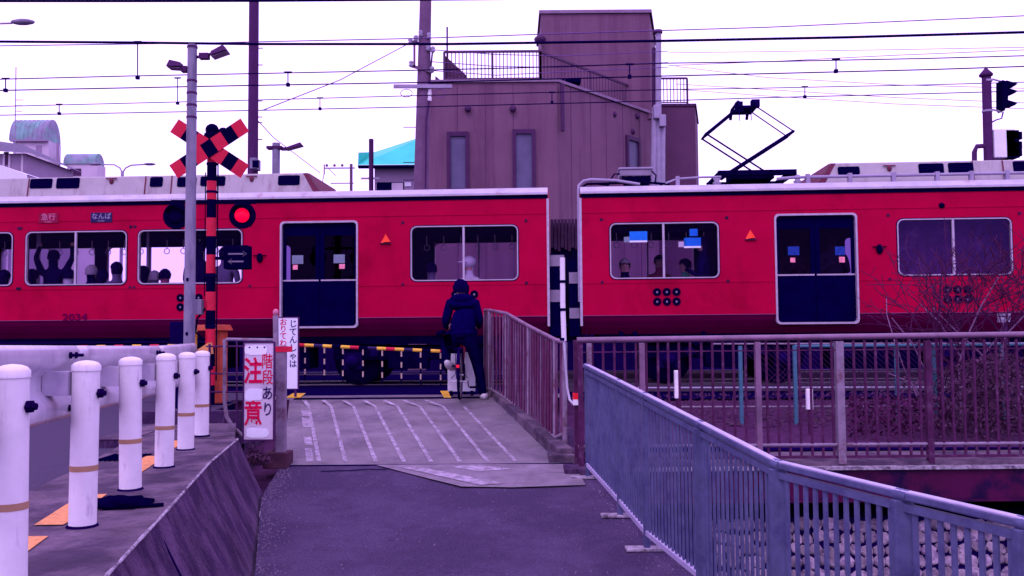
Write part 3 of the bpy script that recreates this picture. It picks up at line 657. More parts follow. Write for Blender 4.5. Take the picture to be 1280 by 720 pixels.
def make_car(name,label,u0,u1,wins,doors):
    car=thing(name,label,'train car',TO,TANG,'red commuter train cars')
    holes=[(U(a),U(b),ZW0,ZW1,.1) for a,b,m,g in wins]+[(U(a),U(b),1.02,2.785,.06) for a,b in doors]
    zs=[z for z,_ in ZP]+[1.30,1.42]
    vf=lambda z: vprof(z)
    # small outward grooves: body seams as thin beads
    ob('side_wall',wall(u0,u1,holes,[z for z in zs if z>1.16],vf) if False else clipz(wall(u0,u1,holes,zs,vf),1.16,True),M['red'],car)
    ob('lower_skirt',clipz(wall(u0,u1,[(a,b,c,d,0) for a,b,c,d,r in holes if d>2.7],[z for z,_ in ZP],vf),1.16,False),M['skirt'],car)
    h2=[(a,b,c,d,0) for a,b,c,d,r in holes if d<2.7]
    ob('interior_lining',wall(u0+.05,u1-.05,[(a,b,c,d,0) for a,b,c,d,r in holes],[1.12,3.0],lambda z:.09),M['inter'],car)
    mb=wall(u0,u1,h2,zs,lambda z: WD-vprof(z)); ob('far_wall',mb,M['red'],car)
    ob('far_lining',wall(u0+.05,u1-.05,h2,[1.12,3.0],lambda z:WD-.09),M['inter'],car)
    cuts=sorted([(h[0]-.03,h[1]+.03) for h in holes if h[3]>2.7]); xs=[u0+.01]
    for a_,b_ in cuts: xs+=[a_,b_]
    xs.append(u1-.01)
    ob('body_seam',MB().bar((u0+.01,-.002,2.87),(u1-.01,-.002,2.87),.012,.010),M['red'],car)
    for a_,b_ in zip(xs[::2],xs[1::2]):
        ob('body_seam',MB().bar((a_,-.002,1.70),(b_,-.002,1.70),.012,.008),M['red'],car)
        ob('waist_crease',MB().bar((a_,-.003,1.168),(b_,-.003,1.168),.012,.010),M['crease'],car)
    ob('dark_band',MB().bar((u0,.0,3.155),(u1,.0,3.155),.03,.06),M['navy'],car)
    mb=MB(); mb.prism([(0,0)],0,1) if False else None
    pr=[(-.055,3.185),(-.055,3.22),(.03,3.31),(.08,3.31),(.08,3.185)]
    vs=[(u0,a,b) for a,b in pr]+[(u1,a,b) for a,b in pr]; n=len(pr)
    ob('gutter',MB().add(vs,[tuple(range(n)),tuple(range(n,2*n))]+[(i,(i+1)%n,(i+1)%n+n,i+n) for i in range(n)]),M['gutter'],car)
    rv_=[]; K=8
    for i in range(K+1):
        a=math.pi*i/K; rv_.append((WD/2-(WD/2-.03)*math.cos(a),3.27+.14*math.sin(a)))
    vs=[(u0,a,b) for a,b in rv_]+[(u1,a,b) for a,b in rv_]; n=len(rv_)
    ob('roof',MB().add(vs,[(i,i+1,i+1+n,i+n) for i in range(n-1)],True),M['roofm'],car)
    ends=MB()
    for u in (u0,u1):
        ends.quad(*[(u,a,b) for a,b in [(.17,.86),(0,1.165),(0,3.10),(.03,3.27)]+rv_[1:-1]+[(WD-.03,3.27),(WD,3.1),(WD,1.165),(WD-.17,.86)]])
    ob('end_wall',ends,M['red'],car)
    for u in (u0,u1): ob('corner_post',MB().box((u-.02,-.012,1.0),(u+.02,.05,3.12)),M['silver'],car)
    ob('floor',MB().box((u0+.02,.15,.95),(u1-.02,WD-.15,1.10)),M['inter'],car)
    ob('ceiling',MB().box((u0+.05,.1,2.98),(u1-.05,WD-.1,3.02)),M['inter'],car)
    ob('luggage_rack',MB().box((u0+.05,.12,2.72),(u1-.05,.38,2.75)),M['inter'],car)
    mb=MB(); mb.tube([(u0+.1,.75,2.62),(u1-.1,.75,2.62)],.016,6); mb.tube([(u0+.1,WD-.75,2.62),(u1-.1,WD-.75,2.62)],.016,6); ob('hand_rail',mb,M['inter'],car)
    for a,b,m,g in wins:
        make_window(car,U(a),U(b),ZW0,ZW1,U(m),g)
        make_window(car,U(a),U(b),ZW0,ZW1,U(m),GL,WD,True)
        ua,ub=U(a)-.15,U(b)+.15
        if g is not GLF:
            for s0,s1,s2 in ((.12,.5,.12),(WD-.5,WD-.12,WD-.2)):
                ob('bench_seat',MB().box((ua,s0,1.1),(ub,s1,1.5)).box((ua,s2,1.5),(ub,s2+.08,1.80)),M['seatm'],car,.02)
        for k in range(6):
            uu=ua+.3+k*.3
            if uu<ub: ob('grab_strap',MB().tube([(uu,.75,2.62),(uu,.75,2.45)],.008,5).tube([(uu+.05*math.cos(t*.785),.75,2.40+.05*math.sin(t*.785)) for t in range(9)],.007,5),M['pipe'],car)
        for uu in (ua+.05,ub-.05): ob('grab_pole',MB().tube([(uu,.55,1.1),(uu,.55,2.95)],.017,8),M['pipe'],car)
        # rivets round the window
        for uu in (U(a)-.14,U(b)+.14):
            for zz in (ZW0-.06,ZW1+.07): ob('bolt_head',MB().lathe((uu,0,zz),[(.028,-.008),(.028,.0)],8,'y',False),M['girder'],car)
    for a,b in doors: make_door(car,U(a),U(b),1.02,2.785)
    # underframe
    ob('underframe',MB().box((u0+.3,.25,.72),(u1-.3,WD-.25,.95)),M['under'],car)
    return car
def bogie(car,uc):
    b=ob('bogie',MB().box((uc-1.3,.35,.45),(uc+1.3,.5,.68)).box((uc-.35,.3,.3),(uc+.35,.52,.62)).box((uc-1.3,WD-.5,.45),(uc+1.3,WD-.35,.68)).box((uc-.2,.5,.4),(uc+.2,WD-.5,.66)),M['under'],car,.02)
    for s in (-.95,.95):
        ob('axle_box',MB().box((uc+s-.16,.28,.3),(uc+s+.16,.48,.58)).lathe((uc+s,.27,.43),[(.0,-.05),(.1,-.05),(.13,0)],12,'y'),M['wheel'],b)
        for vv in (WD/2-.6,WD/2+.5):
            ob('wheel',MB().lathe((uc+s,vv,.43),[(.06,0),(.30,0),(.43,.02),(.43,.11),(.30,.1),(.06,.1)],24,'y'),M['wheel'],b)
        ob('coil_spring',MB().lathe((uc+s*.62,.38,.5),[(.09,0),(.11,.03),(.09,.06),(.11,.09),(.09,.12)],10),M['wheel'],b)
cL=make_car('train_car','red train car with roof coolers, left of the gap',U(686)-16.6,U(686),
    [(-330,-200,-265,GL),(-125,14,-55,GL),(31,157,93,GL),(172,302,237,GL),(514,648,580,GL)],[(351,446)])
cR=make_car('train_car','red train car carrying the raised pantograph, right of the gap',U(727),U(727)+16.6,
    [(764,900,831,GL),(1125,1268,1195,GLF),(1345,1480,1412,GL)],[(972,1073)])
# dark inner screens behind the hazed window
u0_,u1_=U(1110),U(1285)
ob('cab_partition',MB().box((u0_,.45,1.1),(u1_,.5,2.95)),mat('partition',(.07,.02,.09),.6,ns=5,var=.6,c2=(.12,.06,.15),f2=.58,s2=3),cR)
for car,ua in ((cL,U(686)),(cR,U(727))):
    pass
bogie(cL,U(686)-2.4); bogie(cL,U(686)-14); bogie(cR,U(727)+2.4); bogie(cR,U(727)+14)
random.seed(3)
for car,a,b in ((cL,U(686)-12.2,U(686)-4.1),(cR,U(727)+4.1,U(727)+12.2)):
    u=a
    while u<b-.5:
        w_=random.uniform(.6,1.5); ob('equipment_box',MB().box((u,.2+random.uniform(0,.12),random.uniform(.25,.4)),(min(u+w_,b),.9,.74)),M['under'],car,.02)
        if random.random()<.6: ob('cover_plate',MB().box((u+.1,.17,.45),(u+.35,.2,.62)),M['wheel'],car)
        u+=w_+random.uniform(.1,.35)
    ob('conduit',MB().tube([(a,.22,.78),(b,.22,.78)],.02,6),M['wheel'],car)
# emblem of six coins
def coins(car,uc,zc,sp=.158,r=.068):
    e=lk(bpy.data.objects.new('coin_emblem',None)); e.parent=car; e.location=(uc,0,zc); 
    for i in (-1,0,1):
        for j in (-.5,.5):
            ou=[(r*math.cos(R(t*22.5)),r*math.sin(R(t*22.5))) for t in range(16)]
            s=.015; inn=[]
            for t in range(16):
                a=R(t*22.5); k=s/max(abs(math.cos(a)),abs(math.sin(a))); inn.append((k*math.cos(a),k*math.sin(a)))
            mb=ring(ou,inn,-.012,0); o=ob('coin',mb,M['gold'],e); o.location=(i*sp,0,j*sp)
            ob('coin_centre',MB().box((-s,-.009,-s),(s,0,s)),M['strp'],o)
coins(cR,*TU(833.5,371)); coins(cL,*TU(581,374)); coins(cL,*TU(237,378)); coins(cR,*TU(1197,368))
# marker lamps
def marker(car,px,py):
    u,z=TU(px,py); b=ob('marker_lamp',MB().add([(u-.08,0,z-.05),(u+.08,0,z-.03),(u+.0,0,z+.1),(u+.01,-.06,z-.04)],[(0,3,2),(3,1,2),(0,1,3)]),M['marker'],car)
    ob('lamp_bracket',MB().box((u-.09,-.03,z-.07),(u+.09,.0,z-.05)),M['girder'],b)
marker(cL,482,300); marker(cR,938,295)
for car,px,py in ((cL,325,321),(cR,1099,310)):
    u,z=TU(px,py); o=ob('door_lamp',MB().ball((u,-.02,z-.02),.055,(1,.6,1.5),10,8).bar((u-.11,-.02,z+.02),(u+.11,-.02,z+.02),.02,.015),M['gold'],car)
u,z=TU(1177,257); ob('vent_plug',MB().lathe((u,0,z),[(.0,-.02),(.045,-.02),(.05,0)],10,'y'),M['gold'],cR)
for px in (222,): pass
# destination plates and number
u,z=TU(127,272); dp=ob('destination_plate',MB().box((u-.19,-.012,z-.085),(u+.19,.0,z+.085)),M['ink'],cL,.01)
put_text('なんば',.115,M['faded'],dp,(u,-.014,z+.015),bold=.001,sx=1.0); put_text('NAMBA',.035,M['faded'],dp,(u,-.014,z-.06))
u,z=TU(61,273); dp=ob('service_plate',MB().box((u-.17,-.012,z-.085),(u+.17,.0,z+.085)),mat('plate_red',(.22,.0,.04),.4),cL,.01)
put_text('急行',.13,mat('pale_ink',(.48,.14,.26),.5),dp,(u,-.014,z+.015),bold=.001); put_text('EXPRESS',.032,mat('pale_ink',(.6,.3,.4)),dp,(u,-.014,z-.065))
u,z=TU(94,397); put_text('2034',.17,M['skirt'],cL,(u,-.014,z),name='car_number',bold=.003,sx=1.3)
# posters and stickers
for (car,x0,x1,y0,y1,m,v) in [(cR,787,809,289,303,'poster',.02),(cR,780,787,296,303,'grs',.02),(cR,787,809,300.5,303,'signp',.017),(cR,855,876,297,310,'poster',.02),(cR,848,855,302,309,'signw',.02),(cR,862,872,286,295,'poster',.02),(cR,855,876,307.5,310,'signp',.017),
    (cL,365,379,319,330,'grs',.058),(cL,417,431,318,329,'grs',.058),(cL,366,372,331,337,'pinks',.058),(cL,424,431,330,336,'pinks',.058),(cR,985,999,308,319,'posterdim',.058),(cR,988,994,322,328,'pinks',.058),(cR,1044,1056,308,319,'posterdim',.058),(cR,1049,1056,321,328,'pinks',.058)]:
    a=TU(x0,y1,v); b=TU(x1,y0,v); ob('sticker' if m in('pinks','grs') else 'poster',MB().box((a[0],v,a[1]),(b[0],v+.004,b[1])),M[m],car)
# gangway
gw=thing('gangway','dark ribbed bellows joining the two red train cars','gangway',TO,TANG)
ua,ub=U(686)+.03,U(727)-.03
n=9
for i in range(n):
    u=ua+(ub-ua)*(i+.5)/n; ob('bellows_fold',MB().box((u-.022,.75-.02*(i%2),1.1),(u+.022,WD-.75,2.80)),M['bellow'],gw,.006)
ob('bellows_core',MB().box((ua,.85,1.05),(ub,WD-.85,2.75)),M['navy'],gw)
for i in range(8):
    u=ua+(ub-ua)*i/8; ob('bellows_valance',MB().box((u+.005,.68-.02*(i%2),2.36-.03*(i%3)),(u+(ub-ua)/8-.004,.72,2.86)),M['valm'],gw,.004)
ob('coupler',MB().box((ua,1.1,.75),(ub,1.6,1.0)),M['under'],gw)
for k in range(6):
    u=ua+.03+k*.09; ob('jumper_cable',MB().tube([(u,.6,1.1),(u+.03,.55,.8),(u+.12,.55,.72),(u+.2,.6,.95)],.018,6),M['wheel'],gw)
for side,(x0,x1),ys in (('l',(687,706),[(318,332),(332,362),(362,377),(377,410)]),('r',(712,725),[(326,340),(340,354),(354,385),(385,398),(398,418)])):
    g_=ob('fall_guard',MB().box((U(x0),.12,TU(700,420)[1]),(U(x1),.15,TU(700,ys[0][0])[1]+.02)),M['navy'],cL if side=='l' else cR)
    for i,(ya,yb) in enumerate(ys):
        if (i%2==0)==(side=='l'):
            ob('guard_stripe',MB().box((U(x0),.112,TU(700,yb)[1]),(U(x1),.12,TU(700,ya)[1])),M['strp'],g_)
# roof gear
def fairing(car,pxa,pxb,slope_left,slope_right,vents,joints,knobs,topy,boty,label=None):
    ua,ub=U(pxa,.45),U(pxb,.45); zt_=3.71; zb_=3.285
    sl,sr=(.27 if slope_left else 0),(.27 if slope_right else 0)
    f=MB(); v0,v1=.42,WD-.42
    f.hexa([(ua,v0-.05,zb_),(ub,v0-.05,zb_),(ub,v1+.05,zb_),(ua,v1+.05,zb_),(ua+sl,v0+.02,zt_),(ub-sr,v0+.02,zt_),(ub-sr,v1-.08,zt_),(ua+sl,v1-.08,zt_)])
    fo=ob('air_conditioner',f,M['ac'],car,.02)
    tilt=lambda z: v0-.05+.07*(z-zb_)/(zt_-zb_)
    for x0,x1,y0_,y1_ in vents:
        a=TU(x0,y1_,.43); b=TU(x1,y0_,.43); v_=MB(); pol=rrect(a[0],b[0],a[1],b[1],.03,3); vs=[(x,tilt(z)-.012,z) for x,z in pol]; 
        vs2=[(x,tilt(z)+.02,z) for x,z in pol]; n=len(pol); v_.add(vs+vs2,[tuple(range(n))]+[(i,(i+1)%n,(i+1)%n+n,i+n) for i in range(n)]); vo=ob('vent',v_,M['navy'],fo)
        lv=MB()
        for q in range(4): z=a[1]+(b[1]-a[1])*(q+.6)/4.4; lv.bar((a[0]+.03,tilt(z)-.016,z),(b[0]-.03,tilt(z)-.016,z),.008,.008)
        ob('louvre',lv,M['mdark'],vo)
    for px in joints:
        u=U(px,.43); ob('panel_joint',MB().bar((u,tilt(zb_)-.004,zb_+.01),(u,tilt(zt_)-.004,zt_-.01),.02,.012,(0,1,0)),M['brownstripe'],fo)
    for px,py in knobs:
        u,z=TU(px,py,.43); ob('lifting_lug',MB().ball((u,tilt(z)-.02,z-.01),.05,(.8,.5,1.1),8,6).bar((u-.1,tilt(z)-.02,z+.035),(u+.1,tilt(z)-.02,z+.035),.015,.02),M['brownstripe'],fo)
    for u,s,fl in ((ua,sl,slope_left),(ub,-sr,slope_right)):
        if fl:
            a=u+ (0 if s>0 else 0); m_=MB(); w_=.07*(1 if s>0 else -1)
            m_.quad((a+w_*.1,v0-.056,zb_+.005),(a+w_*1.7,v0-.056,zb_+.005),(a+s+w_*1.3,v0+.014,zt_-.005),(a+s+w_*.05,v0+.014,zt_-.005)); ob('brown_stripe',m_,M['brownstripe'],fo); e_=-.006 if s>0 else .006; ob('end_plate',MB().quad((u+e_,v0-.05,zb_),(u+e_,v1+.05,zb_),(u+s+e_,v1-.08,zt_),(u+s+e_,v0+.02,zt_)),M['brownstripe'],fo)
    k=ua+.3
    while k<ub-.3:
        ob('mount_foot',MB().box((k-.05,v0-.09,zb_-.01),(k+.05,v0-.02,zb_+.035)),M['brownstripe'],fo); k+=.62
fairing(cL,-420,404,False,True,[(-40,-10,222,236),(38,66,223,236),(71,100,222,236),(188,204,221,234),(222,246,221,234),(251,282,220,233),(348,375,219,232)],[33,180,213,-60],[(140,226),(315,223)],0,0)
fairing(cR,1022,1500,True,False,[(1047,1074,208,219),(1148,1179,204,218),(1185,1216,203,217),(1266,1290,201,215)],[1222,1260],[(1111,210)],0,0)
# roof edge pipes on right car
pz=3.42
pts=[(U(727)-.03,.02,1.4),(U(727)-.03,.02,3.18),(U(727)-.02,.05,3.34),(U(727)+.06,.1,3.42),(U(727)+.18,.14,3.45),(U(727)+.6,.16,3.43),(U(727)+1.0,.16,3.36)]
ob('roof_pipe',MB().tube(pts,.024,8),M['pipe'],cR)
pts=[(U(727)+.02,.06,3.30),(U(727)+.12,.16,3.38),(U(727)+.5,.2,3.39),(U(727)+1.0,.18,3.4),(U(727)+1.5,.2,3.36)]
ob('roof_pipe',MB().tube(pts,.02,8),M['under'],cR)
ob('roof_pipe',MB().tube([(U(835,.1),.1,3.36),(U(850,.1),.1,3.43),(U(880,.1),.1,3.45),(U(905,.1),.1,3.45)],.018,8),M['pipe'],cR)
ob('roof_pipe',MB().tube([(U(975,.1),.1,3.40),(U(1000,.1),.1,3.42),(U(1400,.1),.1,3.43)],.026,8),M['pipe'],cR)
for px in (1014,1067,1122,1177,1220,1265,850): 
    u=U(px,.1); ob('pipe_bracket',MB().box((u-.03,.06,3.3),(u+.03,.14,3.47)),M['pipe'],cR)
# equipment case on roof
u0_,u1_=U(777,.6),U(817,.6)
eb=ob('roof_case',MB().box((u0_,.5,3.56),(u1_,1.1,3.68)),M['strp'],cR,.02)
ob('case_lid',MB().box((u0_-.02,.48,3.68),(u1_+.02,1.12,3.71)),M['pipe'],eb,.005)
ob('case_base',MB().box((u0_+.1,.52,3.40),(u1_-.05,1.05,3.56)),M['under'],eb)
for i in range(5): u=u0_+.06+i*.11; ob('insulator',MB().lathe((u,.5,3.42),[(.02,0),(.035,.02),(.02,.05),(.035,.07),(.02,.1),(.03,.14)],8),M['under'],eb)
ob('case_cable',MB().tube([(u0_,.5,3.6),(u0_-.1,.5,3.6),(u0_-.16,.5,3.5),(u0_-.2,.45,3.40),(u0_-.4,.3,3.4)],.014,6),M['under'],eb)
ob('case_cable',MB().tube([(u1_,.5,3.64),(u1_+.07,.5,3.56),(u1_+.05,.5,3.45),(u1_+.15,.4,3.38)],.014,6),M['under'],eb)
# pantograph
pg=lk(bpy.data.objects.new('pantograph',None)); pg.parent=cR
def PU(px,py,v): a=TU(px,py,v); return V((a[0],v,a[1]))
vc=WD/2
b0=PU(890,219,vc); b1=PU(984,219,vc)
zb=3.58
ob('base_frame',MB().box((b0.x,vc-.65,zb),(b1.x,vc-.55,zb+.09)).box((b0.x,vc+.55,zb),(b1.x,vc+.65,zb+.09)).box((b0.x,vc-.6,zb),(b0.x+.1,vc+.6,zb+.08)).box((b1.x-.1,vc-.6,zb),(b1.x,vc+.6,zb+.08)).box((b0.x+.3,vc-.3,zb),(b1.x-.3,vc+.3,zb+.14)),M['under'],pg)
for u in (b0.x-.02,b1.x+.02):
    for vv in (vc-.6,vc+.6): ob('insulator',MB().lathe((u,vv,3.36),[(.03,0),(.08,.03),(.04,.06),(.08,.1),(.04,.13),(.07,.18),(.03,.22)],10),M['pipe'],pg)
vn=vc-.22
eL=PU(882.5,167,vn); eR=PU(992,164,vn); pL=V((PU(906,216,vn).x,vc,zb+.08)); pR=V((PU(962,216,vn).x,vc,zb+.08)); tL=PU(924,133,vn); tR=PU(943,131,vn)
for s in (-.22,.22):
    D=lambda p,k=1: V((p.x,vc+s*k,p.z))
    a=MB().tube([D(pR),D(eL,1)],.018,6); ob('lower_arm',a,M['wire'],pg)
    ob('lower_arm',MB().tube([D(pL),D(eR,1)],.028,6),M['wire'],pg)
    ob('upper_arm',MB().tube([D(eL,1),D(tL,.9)],.019,6),M['wire'],pg); ob('upper_arm',MB().tube([D(eR,1),D(tR,.9)],.013,6),M['wire'],pg)
for e in (eL,eR): ob('elbow_shaft',MB().tube([V((e.x,vc-.23,e.z)),V((e.x,vc+.23,e.z))],.022,8),M['wire'],pg)
for uu in (tL.x-.03,tR.x+.0): 
    sh=[(uu,vc-.45,tL.z-.08),(uu,vc-.36,tL.z+.03),(uu,vc-.28,tL.z+.07),(uu,vc+.28,tL.z+.07),(uu,vc+.36,tL.z+.03),(uu,vc+.45,tL.z-.08)]
    ob('collector_bow',MB().tube(sh,.028,6),M['wire'],pg)
ob('head_frame',MB().box((tL.x-.04,vc-.25,tL.z-.04),(tR.x+.04,vc+.25,tL.z+.01)).box((tL.x-.07,vc-.3,tL.z-.12),(tL.x+.05,vc-.16,tL.z+.07)).box((tR.x-.06,vc-.3,tR.z-.05),(tR.x+.08,vc-.16,tR.z+.08)),M['wire'],pg)
ob('damper',MB().tube([(tL.x-.04,vc-.4,tL.z-.1),(tL.x-.04,vc-.4,tL.z-.3)],.008,5).tube([(tR.x-.1,vc-.4,tL.z-.1),(tR.x-.1,vc-.4,tL.z-.3)],.008,5),M['wire'],pg)
# ------------------------------------------------------------------ people
def skin_mesh(name,verts,edges,rad,regions,mats,root=0,sub=1):
    me=bpy.data.meshes.new(name); me.from_pydata([tuple(v) for v in verts],edges,[]); o=lk(bpy.data.objects.new(name,me))
    sk=o.modifiers.new('skin','SKIN'); sk.use_smooth_shade=True
    for i,r in enumerate(rad):
        sv=me.skin_vertices[0].data[i]; sv.radius=r if isinstance(r,tuple) else (r,r); sv.use_root=(i==root)
    ss=o.modifiers.new('sub','SUBSURF'); ss.levels=sub; ss.render_levels=sub
    dg=bpy.context.evaluated_depsgraph_get(); dg.update(); m2=bpy.data.meshes.new_from_object(o.evaluated_get(dg))
    bpy.data.objects.remove(o)
    m2.materials.clear()
    for m in mats: m2.materials.append(m)
    vs=[V(v) for v in verts]
    for p in m2.polygons:
        c=p.center; best=None
        for (a,b),k in zip(edges,regions):
            A,B=vs[a],vs[b]; t=max(0,min(1,(c-A).dot(B-A)/max((B-A).length_squared,1e-9))); d=(A+(B-A)*t-c).length
            ra=rad[a][0] if isinstance(rad[a],tuple) else rad[a]; d/=max(ra,.02)
            if best is None or d<best[0]: best=(d,k)
        p.material_index=best[1]; p.use_smooth=True
    return m2
def head_parts(parent,c,yaw,hairm,hat=None,long=False,front_at=None):
    # face details; yaw 0 looks along +Y
    h=lk(bpy.data.objects.new('head_detail',None)); h.parent=parent; h.location=c; h.rotation_euler=(0,0,yaw); h.name='face'
    ob('nose',MB().add([(0,.118,-.03),(-.014,.095,-.035),(.014,.095,-.035),(0,.098,.012)],[(0,1,3),(0,3,2),(0,2,1)]),M['skin'],h)
    for s in (-1,1):
        ob('ear',MB().ball((s*.082,-.005,-.01),.026,(.35,.7,1.1),8,6),M['skin'],h)
        ob('eye',MB().ball((s*.032,.090,.012),.010,(1.2,.6,.6),6,5),M['hair'],h)
    ob('mouth',MB().ball((0,.092,-.058),.02,(1.1,.35,.25),6,4),M['cloth_rose'],h)
    mb=MB(); n,m=14,9; vs=[]; r=.104
    for i in range(m+1):
        th=math.pi*(.62 if not long else .8)*i/m
        for k in range(n):
            a=2*math.pi*k/n; d=V((math.sin(th)*math.cos(a),math.sin(th)*math.sin(a),math.cos(th)))
            rr=r*(1+.07*noise.noise(d*4+V(c)))
            if d.y>.35 and i>m*.5: d=V((d.x,d.y,max(d.z,.28))); rr*=.98
            vs.append(V((d.x*.9,d.y*1.04-.01,d.z*1.13+.015))*rr/1.0)
    mb.add(vs,[(i*n+k,(i+1)*n+k,(i+1)*n+(k+1)%n,i*n+(k+1)%n) for i in range(m) for k in range(n)],True)
    ob('hair',mb,hairm,parent).matrix_parent_inverse=Matrix(); parent.children[-1]
    hr=[o for o in parent.children if o.name.startswith('hair')][-1]; hr.location=c; hr.rotation_euler=(0,0,yaw)
    if hat:
        ob('cap',MB().ball((0,0,.03),.118,(.92,1.05,.85),14,8).box((-.06,.08,.02),(.06,.18,.035)),hat,parent).location=c
        [o for o in parent.children if o.name.startswith('cap')][-1].rotation_euler=(0,0,yaw)
def passenger(px,py,v,yaw,topm,hairm,label,pose='sit',hat=None,long=False,carcat='passengers seated and standing in the train'):
    c=TM@V((*[TU(px,py,v)[0],v],TU(px,py,v)[1])); yaw_w=TANG+yaw
    t=thing('person',label,'person',(c.x,c.y,c.z),yaw_w,carcat); t.scale=(1.12,1.12,1.12)
    H=.0
    vs=[(0,0,-.62),(0,.0,-.42),(0,.0,-.25),(0,0,-.15),(0,.01,-.03),(0,.01,.075)]
    ed=[(0,1),(1,2),(2,3),(3,4),(4,5)]; rad=[(.15,.11),(.15,.11),(.13,.09),.055,(.082,.092),(.06,.07)]; reg=[0,0,0,1,1]
    def arm(s,el,wr):
        i=len(vs); vs.extend([(s*.18,0,-.25),el,wr,(wr[0],wr[1]+.02,wr[2]+(.09 if wr[2]>0 else -.05))]); ed.extend([(2,i),(i,i+1),(i+1,i+2),(i+2,i+3)]); rad.extend([.065,.045,.032,.03]); reg.extend([0,0,0,1])
    def leg(s,kn,an):
        i=len(vs); vs.extend([(s*.1,.02,-.66),kn,an,(an[0],an[1]+.16,an[2]-.05)]); ed.extend([(0,i),(i,i+1),(i+1,i+2),(i+2,i+3)]); rad.extend([.085,.06,.042,.035]); reg.extend([2,2,2,2])
    if pose=='strap': arm(-1,(-.30,.02,-.0),(-.26,.05,.16)); arm(1,(.30,.02,.0),(.27,.05,.16))
    elif pose=='phone': arm(-1,(-.22,.02,-.5),(-.06,.25,-.36)); arm(1,(.22,.02,-.5),(.06,.25,-.36))
    else: arm(-1,(-.22,.0,-.5),(-.12,.2,-.58)); arm(1,(.22,.0,-.5),(.12,.2,-.58))
    if pose in('sit','phone_sit'): leg(-1,(-.1,.42,-.66),(-.1,.44,-1.02)); leg(1,(.1,.42,-.66),(.1,.44,-1.02))
    else: leg(-1,(-.1,.04,-1.05),(-.1,.0,-1.45)); leg(1,(.1,.04,-1.05),(.1,.0,-1.45))
    me=skin_mesh('body',vs,ed,rad,reg,[topm,M['skin'],M['trouser']])
    ob('body',me,None,t); head_parts(t,V((0,.01,.01)),0,hairm,hat,long)
    return t
In=0; Out=math.pi
passenger(67,322,.5,In,M['cloth_dark'],M['hair'],'dark silhouetted passenger with both arms raised to straps in the left train window','strap')
for (px,py,v,yw,tm,hm,hat,lg,lab,pose) in [
 (40,346,.45,In,'cloth_dark','hair',None,False,'dark haired passenger seated left of the strap holder','sit'),
 (86,346,.45,In,'cloth_white','hair',None,False,'passenger in a pale top seated right of the strap holder','sit'),
 (114,341,.45,In,'cloth_dark','greyhair',None,False,'grey haired passenger in a dark coat seated in the left window','sit'),
 (146,337,.45,R(60),'cloth_mid','hair',None,True,'long haired passenger at the right end of the left window','sit'),
 (179,342,.45,In,'cloth_dark','hair',None,True,'passenger at the left corner of the window behind the white pole','sit'),
 (206,346,.45,In,'cloth_rose','hair',None,False,'passenger in rose seated just left of the white pole','sit'),
 (249,312,.45,In,'cloth_dark','hair',None,False,'tall standing passenger in dark clothes right behind the white pole','stand'),
 (281,318,.45,In,'cloth_mid','hair',None,True,'standing passenger behind the striped crossing post','stand'),
 (5,347,.45,In,'cloth_dark','hair',None,False,'passenger in the leftmost window, only the head visible','sit'),
 (539,338,.45,In,'cloth_mid','hair',None,False,'dark haired seated passenger in the window left of the cyclist','sit'),
 (587,331,.5,Out-R(40),'cloth_white','greyhair','w',False,'passenger in white top and white cap above the cyclist','sit'),
 (781,333,.75,Out,'cloth_dark','greyhair',None,False,'seated older passenger with dark suit under the blue poster','sit'),
 (824,328,1.9,Out,'cloth_rose','hair',None,False,'passenger in rose beside the window mullion of the right car','sit'),
 (857,333,1.2,R(90),'cloth_green','hair',None,False,'passenger in a green top in the right car window','sit'),
 (879,306,.35,R(75),'cloth_dark','hair',None,False,'standing passenger in a dark suit at the right car window','phone'),
 (128,347,.5,In,'cloth_dark','hair',None,False,'dark haired passenger between the grey haired one and the long haired one','sit'),
 (193,348,.5,R(30),'cloth_mid','greyhair',None,False,'grey haired passenger low in the window left of the white pole','sit'),
 (992,305,.7,Out,'cloth_rose','hair',None,False,'standing passenger behind the left leaf of the right train door','phone'),
 (1040,300,.7,Out,'cloth_white','hair',None,False,'standing passenger in a white top behind the right door leaf','phone')]:
    passenger(px,py,v,yw,M[tm],M[hm],lab,pose,M['cloth_white'] if hat else None,lg)
# ------------------------------------------------------------------ cyclist and bicycle
cy=V((P(575,501,11.98).x,11.98,-.03))
CY=R(-1)
bk=thing('bicycle','city bicycle with a white stand bar stopped at the barrier','bicycle',(cy.x,cy.y,-.005),CY)
def wheel(y):
    w_=lk(bpy.data.objects.new('wheel',None)); w_.parent=bk; w_.location=(0,y,.335)
    ob('tyre',MB().lathe((0,0,0),[(.305,-.012),(.325,-.018),(.335,0),(.325,.018),(.305,.012),(.305,-.012)],36,'x'),M['tyre'],w_)
    ob('rim',MB().lathe((0,0,0),[(.278,-.014),(.308,-.014),(.308,.014),(.278,.014),(.278,-.014)],36,'x'),M['chrome'],w_)
    sp=MB(); 
    for k in range(28): a=2*math.pi*k/28; sp.tube([(.02*(1 if k%2 else -1),0,0),(0,.295*math.cos(a),.295*math.sin(a))],.0022,4,False)
    ob('spokes',sp,M['chrome'],w_); ob('hub',MB().lathe((0,0,0),[(.02,-.05),(.02,.05)],8,'x'),M['chrome'],w_)
wheel(0); wheel(1.06)
